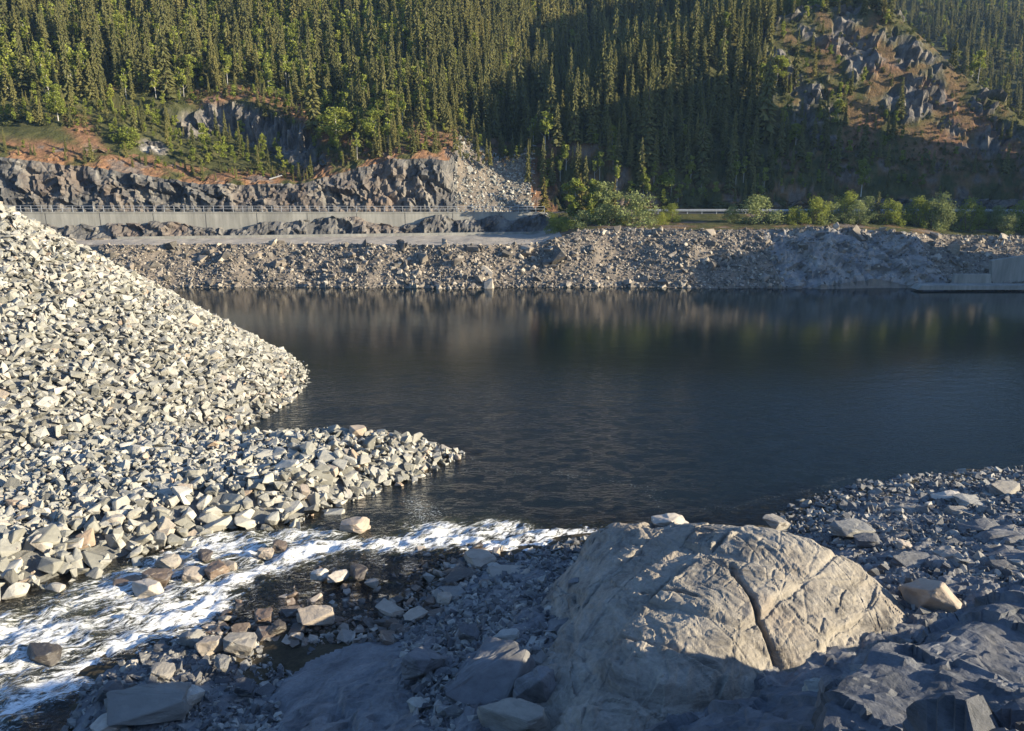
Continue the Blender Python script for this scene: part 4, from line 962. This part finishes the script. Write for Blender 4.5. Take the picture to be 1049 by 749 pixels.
def marker():
    x_, y_, z_ = atY(893, 243, 152); t = thing('survey_marker', 'small pale pyramid marker on the shaded top of the right shore rock', 'marker', (x_, y_, z_ - .3))
    mb = MB(); mb.box((0, 0, -.1), (1.3, 1.3, .5)); link('base', mb.mesh('base'), M_conc, t)
    mb = MB(); mb.tube((0, 0, .15), (0, 0, 2.2), .55, .12, 4); link('pillar', mb.mesh('pillar'), M_conc, t)
marker()

# ------------------------------------------------------------------ trees
def spruce_proto(seed, levels=19, Rr=.13):
    r = np.random.default_rng(seed); V = []; T = []; tn = []
    for i in range(levels):
        z = .07 + .90 * (i / (levels - 1)) ** .92; rad = Rr * ((1 - z) ** .7) * r.uniform(.75, 1.1) + .012
        nb = 8 if z < .7 else 5; ph = r.uniform(0, 6.28)
        for k in range(nb):
            a = ph + k * 6.283 / nb + r.normal(0, .25); L = rad * r.uniform(.6, 1.2); dr = r.uniform(.25, .6) * L + .004
            c_, s__ = math.cos(a), math.sin(a); w_ = L * r.uniform(.22, .36); n0 = len(V); zz = z + r.normal(0, .012)
            mx_, my_ = c_ * L * .6, s__ * L * .6
            V += [(0, 0, zz + .02), (mx_ - s__ * w_, my_ + c_ * w_, zz - dr * .6 - .01), (c_ * L, s__ * L, zz - dr), (mx_ + s__ * w_, my_ - c_ * w_, zz - dr * .6 - .01), (mx_ * .9, my_ * .9, zz - dr * .6 - .035 * r.uniform(.6, 1.4)), (mx_, my_, zz - dr * .25)]
            T += [(n0, n0 + 1, n0 + 5), (n0 + 1, n0 + 2, n0 + 5), (n0 + 5, n0 + 2, n0 + 3), (n0, n0 + 5, n0 + 3), (n0, n0 + 4, n0 + 2)]
            tn += [r.normal(0, .06)] * 6
    n0 = len(V); V += [(-.008, 0, .93), (.008, 0, .93), (0, .008, .93), (0, 0, 1.0)]; T += [(n0, n0 + 1, n0 + 3), (n0 + 1, n0 + 2, n0 + 3), (n0 + 2, n0, n0 + 3)]; tn += [0] * 4
    return np.array(V), np.array(T), np.array(tn)
SPR = [spruce_proto(k, 19, [.10, .12, .14, .155, .11, .13][k]) for k in range(6)]
def trunk_tris(r0=.012, h_=.9, n_=5, base=-.03):
    a = np.linspace(0, 2 * np.pi, n_, endpoint=False); V = [(math.cos(t) * r0, math.sin(t) * r0, base) for t in a] + [(math.cos(t) * r0 * .25, math.sin(t) * r0 * .25, h_) for t in a]
    T = []
    for k in range(n_): j = (k + 1) % n_; T += [(k, j, n_ + j), (k, n_ + j, n_ + k)]
    return np.array(V), np.array(T)
def leafy_proto(seed, nl=420, ls=.045, base=.25, wid=.28, lobes=9, small=1.0):
    r = np.random.default_rng(seed); C_ = []
    for k in range(lobes):
        z = r.uniform(base + .06, .92); env = wid * np.sin(np.clip((z - base) / (1 - base), .05, .97) * np.pi) ** .6 * (1.15 - .5 * (z - base) / (1 - base))
        a = r.uniform(0, 6.28); q_ = env * r.uniform(.1, .75 + .3 * (1 - small) / .4); C_.append((math.cos(a) * q_, math.sin(a) * q_, z, r.uniform(.3, .6) * wid * small))
    C_.append((0, 0, .93, .2 * wid * small)); C_.append((0, 0, (base + 1) / 2, .6 * wid * small)); C_ = np.array(C_)
    w_ = C_[:, 3] ** 2; ci = r.choice(len(C_), nl, p=w_ / w_.sum())
    d = r.normal(0, 1, (nl, 3)); d /= np.linalg.norm(d, axis=1)[:, None]; rad = r.random(nl) ** .42
    P_ = C_[ci, :3] + d * (rad * C_[ci, 3])[:, None] * (1, 1, .9)
    P_[:, 2] = np.clip(P_[:, 2], .02, 1.02)
    u = r.normal(0, 1, (nl, 3)); u /= np.linalg.norm(u, axis=1)[:, None]; v = np.cross(u, r.normal(0, 1, (nl, 3))); v /= np.linalg.norm(v, axis=1)[:, None]
    s_ = ls * r.uniform(.5, 1.3, nl)[:, None]
    V = np.stack([P_ - u * s_, P_ + v * s_ * .6, P_ + u * s_, P_ - v * s_ * .6], 1).reshape(-1, 3); b = np.arange(nl)[:, None] * 4
    T = np.concatenate([b + (0, 1, 2), b + (0, 2, 3)]); tl_ = r.normal(0, .1, len(C_))
    tn = np.repeat(tl_[ci] + r.normal(0, .07, nl), 4); return V, T, tn
BIR = [leafy_proto(40 + k, 420, .036, .3, .17, 10) for k in range(5)]
BIRN = [leafy_proto(60 + k, 2600, .020, .2, [.20, .24, .30][k % 3], 30, small=.7) for k in range(6)]
BSH = [leafy_proto(80 + k, 3600, .022, .0, [.46, .5, .54][k % 3], 44, small=.62) for k in range(6)]
TUF = [leafy_proto(90 + k, 60, .16, .0, .7, 5) for k in range(5)]
def limbs(seed, h_=.8, n_=6, r0=.016, base=.25, multi=False):
    r = random.Random(seed); mb = MB()
    if multi:
        for k in range(5):
            a = r.uniform(0, 6.28); mb.tube((0, 0, -.04), (math.cos(a) * .22, math.sin(a) * .22, .6), r0, r0 * .3, 5)
    else:
        mb.tube((0, 0, -.04), (r.uniform(-.02, .02), 0, h_), r0, r0 * .3, 6)
        for k in range(n_):
            z = base + (h_ - base) * k / n_; a = k * 2.4 + r.uniform(-.4, .4); L = .14 * (1.1 - k / n_); mb.tube((0, 0, z), (math.cos(a) * L, math.sin(a) * L, z + L * 1.1), r0 * .5, r0 * .12, 4)
    return mb
def mk(pr, name, mt):
    me = mesh_np(name, pr[0], pr[1], {'tone': pr[2] + .5}, False); me.materials.append(mt); return me
SPR_M = [mk(p, 'crown', M_spruce) for p in SPR]
tv, tt_ = trunk_tris(); SPT_M = mesh_np('trunk', tv, tt_); SPT_M.materials.append(M_bark)
BIR_M = [mk(p, 'crown', M_leaf) for p in BIR]
BIRT_M = [limbs(k, .85, 6, .011, .3).mesh('trunk') for k in range(3)]
for m_ in BIRT_M: m_.materials.append(M_birch)
def add_tree(name, label, cat, loc, h_, crown, trunk, wide=1.0, group=None, rz=None):
    t = thing(name, label, cat, loc, group, R.uniform(0, 6.28) if rz is None else rz); t.scale = (h_ * wide, h_ * wide, h_)
    o = bpy.data.objects.new('crown', crown); COL.objects.link(o); o.parent = t
    o = bpy.data.objects.new('trunk', trunk); COL.objects.link(o); o.parent = t
    return t
# candidate positions on the hillside
x, y = jgrid(-175, 330, 168, 520, 2.25, .5)
k = rng.random(len(x)) < np.where(y > 300, .42, 1.0); x, y = x[k], y[k]
k = y > ycl(x) + 1.0; x, y = x[k], y[k]; z = Hh(x, y)
ex, ey_ = jgrid(4, 96, 160, 182, 1.9, .5); k = (ey_ > ywall(ex) + 6.3) & (ey_ < ycl(ex) + 3); ex, ey_ = ex[k], ey_[k]
fx, fy = jgrid(-112, -12, 158, 182, 1.7, .5); k = (fy > ycl(fx) - .2) & (fy < ycl(fx) + 3.2) & (rng.random(len(fx)) < .75); ex = np.r_[ex, fx[k]]; ey_ = np.r_[ey_, fy[k]]
ei = np.clip(np.searchsorted(bx, ex), 0, len(bx) - 1); ez = np.array([np.interp(b_, BY[a_, 72:], BZ[a_, 72:]) for a_, b_ in zip(ei, ey_)]); NE = len(ex)
x = np.r_[x, ex]; y = np.r_[y, ey_]; z = np.r_[z, ez]
he, ro, ta = zones(x, y, z); px, py = project(x, y, z); ext = np.arange(len(x)) >= len(x) - NE; he = np.where(ext, 0, he); ro = np.where(ext, ro * .5, ro)
n1 = fbm(P3(x, y, z) * .05, 3, 101); n2 = fbm(P3(x, y, z) * .035, 2, 111)
ey = 1.0
dens = np.full(len(x), .95); dens = np.minimum(dens, 1 - .42 * np.clip(he * 1.1, 0, 1)); dens = np.minimum(dens, 1 - .96 * np.clip(ro * 1.3, 0, 1)); dens = np.where(ta > .3, 0, dens)
spurz = (px > 790) & (py > 20 + (px - 860) * .75) & (x > 55) & (y < 225)
dens = np.where(spurz, dens * (.55 + .35 * (px < 930) * (py > 95)), dens); dens = np.where((x > 90) & (y < 320) & (y > 178) & (px > 880), dens * .10, dens)
lowleft = (px < 350) & (py > 105); dens = np.where(lowleft, dens * .95, dens)
k = rng.random(len(x)) < dens; x, y, z, px, py, n1, n2, spurz, lowleft, he, ext = [a[k] for a in (x, y, z, px, py, n1, n2, spurz, lowleft, he, ext)]
pb = np.clip(.17 + .2 * (px < 440) + .45 * (n2 > .25) * (px < 460) + .35 * spurz + .3 * lowleft + .25 * ((px > 300) & (px < 460) & (py > 60) & (py < 160)) * (n1 > 0), 0, .7)
pb = np.where((px > 440) & (px < 800) & (py < 150), .06, pb); pb = np.where((px > 950) & (py < 90) & (n1 > .1), .5, pb)
pb = np.where(ext, .6 - .2 * (x < 0), pb); isb = rng.random(len(x)) < pb
h_ = np.where(isb, rng.uniform(4.0, 8.0, len(x)), 8.3 * np.exp(rng.normal(0, .32, len(x))))
h_ = np.where(lowleft | (he > .1), h_ * rng.uniform(.4, .72, len(x)), h_); h_ = np.where(spurz, h_ * rng.uniform(.45, .8, len(x)), h_)
h_ = np.where(ext, h_ * np.where(x < 0, .55, .8), h_)
vis = (px > -25) & (px < 1075) & (py > -6) & (py < 260)
ord_ = np.where(vis, h_ / y, 0)
ORD = ['first', 'second', 'third', 'fourth', 'fifth', 'sixth', 'seventh', 'eighth', 'ninth', 'tenth', 'eleventh', 'twelfth', 'thirteenth', 'fourteenth', 'fifteenth', 'sixteenth', 'seventeenth', 'eighteenth', 'nineteenth', 'twentieth'] + ['twenty-%s' % q_ for q_ in ('first', 'second', 'third', 'fourth', 'fifth', 'sixth')] + ['further'] * 60
ROWS = ['topmost', 'second', 'third', 'fourth', 'fifth', 'sixth', 'seventh', 'eighth', 'lowest']
BANDX = [-100, 60, 130, 200, 270, 340, 400, 460, 530, 600, 660, 720, 790, 850, 920, 990]
BANDS = ['at the left edge', 'above the embankment crest', 'above the left cliff', 'above the rock step', 'right of the rock step', 'above the pale cliff end', 'beside the dark gully', 'above the stone slide', 'above the gold conifer', 'above the shore clump', 'above the guardrail start', 'above the lone pale willow', 'on the spur shoulder', 'on the spur face', 'on the right spur flank', 'at the right edge']
def forest(kind):
    idx = np.nonzero(isb if kind == 'birch' else ~isb)[0]; o_ = idx[np.argsort(-ord_[idx])]; ind = o_[:290]; ind = ind[ord_[ind] > 0]; rest = np.setdiff1d(idx, ind)
    cells = {}; byc = {}
    for i in ind:
        c_ = int(np.clip(np.searchsorted(BANDX, px[i]) - 1, 0, len(BANDS) - 1)); r_ = int(np.clip((py[i]) // 24, 0, 8)); byc.setdefault((c_, r_), []).append(i)
    for (c_, r_), L in byc.items():
        L.sort(key=lambda i: px[i])
        for m_, i in enumerate(L):
            sz = 'tall' if h_[i] > 10.5 else ('middling' if h_[i] > 6.5 else 'small')
            cells[i] = f'{sz} {kind}, {ORD[m_]} from left in {ROWS[r_]} row, {BANDS[c_]}'
    for i in ind:
        q_ = px[i]; cell = cells[i]
        lb = cell
        if kind == 'spruce':
            add_tree('spruce_tree', lb, 'tree', (x[i], y[i], z[i] - .1), h_[i], SPR_M[i % 6], SPT_M, R.uniform(.9, 1.25), 'spruces of the mountainside')
        else:
            add_tree('birch_tree', lb, 'tree', (x[i], y[i], z[i] - .1), h_[i], BIR_M[i % 5], BIRT_M[i % 3], R.uniform(.95, 1.3), 'birches of the mountainside')
    n_ = len(rest); Pp = np.stack([x[rest], y[rest], z[rest] - .1], 1); wd = rng.uniform(.9, 1.3, n_) * h_[rest]; sc_ = np.stack([wd, wd, h_[rest]], 1)
    tn = np.clip(.5 + .22 * rng.normal(0, 1, n_) + .15 * n1[rest], .05, .95); Rt = rotm(np.zeros(n_), np.zeros(n_), rng.uniform(0, 6.28, n_))
    V, T, To = merge(SPR if kind == 'spruce' else BIR, rng.integers(0, 6 if kind == 'spruce' else 5, n_), Pp, sc_, Rt, tn)
    if kind == 'spruce': stuff('spruce_forest', 'dense spruce forest covering the mountainside behind the nearer trees', 'forest', M_spruce, V, T, To)
    else: stuff('birch_woodland', 'light green birches scattered through the mountainside forest', 'forest', M_leaf, V, T, To)
    print(kind, len(ind), n_, len(T))
forest('spruce'); forest('birch')
# low heath and scrub
x, y = jgrid(-125, 150, 168, 262, 1.05, .5); k = y > ycl(x) + 1; x, y = x[k], y[k]; z = Hh(x, y); he, ro, ta = zones(x, y, z); v_, px, py = in_view(x, y, z, 5)
k = v_ & (ta < .2) & (rng.random(len(x)) < np.clip(.25 + .6 * he - .6 * ro + .35 * ((px > 800) & (y < 240)), 0.03, 1)); x, y, z, he = x[k], y[k], z[k], he[k]; n_ = len(x)
s_ = rng.uniform(.35, 1.1, n_); tn = np.clip(rng.uniform(-.1, .6, n_) + .4 * he, 0, 1)
V, T, To = merge(TUF, rng.integers(0, 5, n_), np.stack([x, y, z - .05], 1), s_, rotm(np.zeros(n_), np.zeros(n_), rng.uniform(0, 6.28, n_)), tn)
stuff('heath_scrub', 'rust-red and ochre heath scrub on the slopes above the cliff and on the spur', 'heath', M_heath, V, T, To)

# bushes and trees of the far shore, one by one
mats = {'leaf': M_leaf, 'willow': M_willow, 'pine': M_pine, 'spruce': M_spruce}
LIMB = [limbs(20 + k, .85, 8, .014, .25).mesh('trunk') for k in range(3)]; BLIMB = [limbs(30 + k, multi=True).mesh('trunk') for k in range(2)]
for m_ in LIMB: m_.materials.append(M_birch)
for m_ in BLIMB: m_.materials.append(M_bark)
_cache = {}
def shore_tree(px, ytop, ybot, wpx, kind, label, Y=158.0, mt='leaf', k=0, name=None):
    if kind == 'bush': ytop -= 4; wpx *= 1.12
    x_, y_, z_ = atY(px, ybot, Y); zt = atY(px, ytop, Y)[2]; hh = zt - z_
    if kind == 'spruce': pr, tk, w0 = SPR[k % 6], SPT_M, .26
    elif kind == 'pine': pr, tk, w0 = SPR[(k + 3) % 6], SPT_M, .30
    elif kind == 'bush': pr, tk, w0 = BSH[k % 6], BLIMB[k % 2], .85
    else: pr, tk, w0 = BIRN[k % 6], LIMB[k % 3], .42
    key = (id(pr[0]), mt)
    if key not in _cache: _cache[key] = mk(pr, 'crown', mats[mt])
    W_ = wpx * Y / F / 1.03
    nm = name or {'spruce': 'spruce_tree', 'pine': 'pine_tree', 'bush': 'willow_bush', 'birch': 'birch_tree'}[kind]
    return add_tree(nm, label, 'bush' if kind == 'bush' else 'tree', (x_, y_, z_), hh, _cache[key], tk, (W_ / hh) / w0)
S = shore_tree
S(557, 181, 218, 18, 'pine', 'small yellow-gold conifer standing alone at the right end of the concrete wall', 170, 'pine', 0)
S(588, 182, 238, 34, 'birch', 'full green birch, leftmost of the shore clump', 160, 'leaf', 0); S(594, 177, 236, 20, 'pine', 'brown-gold pine in the middle of the shore clump', 159, 'pine', 1)
S(607, 183, 232, 24, 'birch', 'bright birch right of the brown-gold pine', 161, 'leaf', 1); S(605, 198, 232, 16, 'pine', 'short bright yellow-green conifer in front of the shore clump', 157.5, 'leaf', 2, 'young_conifer')
S(620, 184, 234, 26, 'birch', 'open-crowned birch with pale forked trunk in the shore clump', 160, 'willow', 2); S(629, 182, 230, 13, 'pine', 'thin russet pine at the right of the shore clump', 160, 'pine', 2)
S(649, 198, 243, 46, 'bush', 'largest round grey-green willow on the shore bank', 153, 'willow', 0); S(617, 212, 243, 34, 'bush', 'grey-green willow bush left of the largest willow', 154, 'willow', 1)
S(597, 220, 244, 26, 'bush', 'low willow bush under the green birch', 154, 'willow', 2); S(574, 226, 243, 26, 'bush', 'low yellow-green bush next to the end of the wall', 156, 'leaf', 3); S(566, 222, 240, 18, 'bush', 'tiny bright bush hard against the wall end', 158, 'leaf', 4)
S(585, 228, 244, 16, 'bush', 'small bright bush between two willows on the bank', 154, 'leaf', 5)
S(677, 222, 238, 13, 'bush', 'small bright yellow-green bush right of the largest willow', 154, 'leaf', 2); S(687, 212, 229, 20, 'bush', 'light bush near the start of the guardrail', 158, 'leaf', 1)
S(660, 175, 212, 14, 'birch', 'slim bright birch left of the pair behind the guardrail', 172, 'leaf', 3); S(678, 177, 220, 28, 'birch', 'wide birch with thin stems behind the guardrail', 172, 'leaf', 4); S(672, 180, 220, 18, 'birch', 'narrow birch tucked beside the wide birch', 173, 'leaf', 5)
S(702, 178, 220, 12, 'birch', 'slender lone birch in the shade behind the guardrail', 172, 'leaf', 0); S(719, 165, 220, 16, 'birch', 'pale shaded birch with a thin tall trunk', 173, 'willow', 1)
S(742, 168, 195, 13, 'birch', 'little bright-topped birch in the dark gully', 178, 'leaf', 2); S(717, 180, 220, 14, 'birch', 'dim birch below the tall thin one', 171, 'willow', 3)
S(750, 214, 237, 22, 'bush', 'small willow left of the tall pale one', 156, 'willow', 3); S(775, 204, 238, 36, 'bush', 'tall pale willow standing by itself on the bank above the scree', 155, 'willow', 4)
S(822, 218, 236, 22, 'bush', 'low bush left of the pair of golden-topped willows', 157, 'willow', 5); S(848, 209, 238, 34, 'bush', 'willow thicket below the golden-topped bush', 156, 'willow', 0); S(865, 199, 236, 28, 'bush', 'golden-topped bush above the shaded shore rock', 157, 'leaf', 1)
S(896, 196, 240, 26, 'pine', 'dark bushy pine above the small pyramid marker', 156, 'spruce', 3); S(886, 206, 240, 24, 'bush', 'dark willow left of the bushy pine', 157, 'willow', 2)
S(925, 213, 236, 26, 'bush', 'scrubby bush right of the bushy pine', 158, 'willow', 3); S(952, 208, 241, 34, 'bush', 'broad dull green willow on the right bank', 155, 'willow', 4); S(990, 205, 243, 20, 'bush', 'narrow bright yellow-green willow on the right bank', 154, 'leaf', 5)
S(970, 217, 240, 22, 'bush', 'brownish thin bush between the two right bank willows', 155, 'willow', 1); S(1008, 222, 236, 18, 'bush', 'small bush above the dark rubble at the right', 158, 'willow', 2); S(1030, 222, 240, 26, 'bush', 'ragged bush at the right edge above the intake', 152, 'willow', 3)
for k, (a, t_, b, w_, m_, l) in enumerate([(812, 214, 236, 24, 'leaf', 'light low bush left of the first right bank thicket'), (835, 205, 236, 26, 'leaf', 'yellow-green bush touching the willow thicket on its left'), (876, 210, 238, 22, 'willow', 'grey bush squeezed between golden-topped bush and dark willow'), (910, 208, 238, 26, 'leaf', 'bright bush immediately right of the bushy pine'),
                                       (938, 205, 240, 22, 'leaf', 'light bush left of the broad dull willow'), (962, 200, 238, 20, 'willow', 'taller thin bush behind the broad dull willow'), (1000, 214, 240, 20, 'leaf', 'little bright bush right of the narrow yellow-green willow'), (1018, 214, 240, 26, 'willow', 'grey-green bush above the intake wall'), (1044, 210, 240, 28, 'leaf', 'light green bush cut by the right edge of the photo'),
                                       (637, 222, 243, 24, 'leaf', 'small light bush at the left foot of the largest willow'), (610, 224, 244, 26, 'leaf', 'small yellow-green bush at the front of the shore clump')]):
    S(a, t_, b, w_, 'bush', l, 155, m_, k)
S(798, 222, 235, 18, 'bush', 'little dim bush between the tall pale willow and the thicket', 158, 'willow', 4)
for k, (a, t_, b, w_, l) in enumerate([(591, 145, 185, 12, 'spruce tops left of the pair above the shore clump'), (600, 160, 188, 10, 'short spruce just above the shore clump'), (619, 99, 150, 15, 'bright-tipped spruce, leftmost of the lit row in the gully'), (651, 88, 150, 14, 'tallest bright-tipped spruce of the lit row in the gully'), (662, 104, 160, 13, 'bright-tipped spruce right of the tallest one in the gully'), (633, 121, 170, 12, 'shorter bright-tipped spruce in the gully row'), (672, 130, 175, 12, 'lowest bright-tipped spruce of the gully row'),
                                       (740, 104, 150, 9, 'thin lit spruce tip alone in the middle of the gully'), (774, 99, 150, 16, 'tall lit spruce on the left flank of the spur'), (799, 113, 160, 12, 'slim lit spruce right of the tall one on the spur flank'), (844, 96, 150, 12, 'dark slim spruce on the spur flank'), (856, 115, 180, 13, 'dark spruce above the golden-topped bush'), (814, 28, 90, 14, 'very tall spruce high on the shoulder of the spur'), (792, 50, 95, 11, 'spruce left of the very tall one on the shoulder'), (446, 127, 155, 8, 'small spruce at the edge of the lit heath by the gully'), (437, 130, 158, 8, 'thin tree left of the small spruce by the gully')]):
    rx, rz = ray(a, b); hit = None
    for Y_ in np.arange(173, 300, .5):
        if float(Hh(np.array([float(rx) * Y_]), np.array([Y_]))[0]) > CAMZ + float(rz) * Y_: hit = Y_; break
    if hit: S(a, t_, b, w_, 'spruce', l, hit, 'spruce', k)
for k, (a, t_, b, w_, l) in enumerate([(400, 92, 128, 28, 'big round bright birch on the left slope beside the gully'), (385, 112, 150, 26, 'bright birch below the big round one'), (345, 108, 150, 30, 'wide light green birch right of the rock step'), (882, 160, 200, 16, 'bright yellow-green birch low on the spur'), (795, 55, 90, 22, 'rounded light birch high on the spur shoulder'), (125, 15, 50, 20, 'yellow-green birch high on the left slope'), (195, 55, 90, 22, 'pale yellow birch above the rock step'), (60, 85, 125, 20, 'light birch on the far left slope'), (133, 128, 165, 24, 'yellow-green birch above the left cliff'), (270, 135, 160, 10, 'small bright birch in the shadow of the rock step'), (815, 125, 150, 16, 'small bright birch on the spur flank')]):
    rx, rz = ray(a, b); hit = None
    for Y_ in np.arange(168, 300, .5):
        if float(Hh(np.array([float(rx) * Y_]), np.array([Y_]))[0]) > CAMZ + float(rz) * Y_: hit = Y_; break
    if hit: S(a, t_, b, w_, 'birch', l, hit, 'leaf', k)
# bleached log above the cliff
x_, y_, z_ = atY(283, 183, 167); z_ = float(Hh(np.array([x_]), np.array([y_]))[0]) + .5
mb = MB(); mb.tube((-1.4, 0, -.3), (1.2, .1, .45), .16, .10, 7); mb.tube((.3, 0, .2), (.7, -.3, .75), .06, .02, 5)
link('fallen_log', mb.mesh('fallen_log'), M_deadw, loc=(x_, y_, z_), label='bleached white fallen log lying on the heath above the cliff edge', category='log')


# the valley air
m, n, out = mat('valley haze'); pv = N(n, 'ShaderNodeVolumePrincipled'); pv.inputs['Color'].default_value = (.36, .60, 1, 1); pv.inputs['Density'].default_value = .00013; pv.inputs['Anisotropy'].default_value = .2
n.links.new(pv.outputs[0], out.inputs['Volume'])
mb = MB(); mb.box((40, 200, 115), (1300, 1060, 250)); link('haze', mb.mesh('haze'), m, kind='stuff', label='thin blue valley haze between the lake and the mountainside', category='haze')
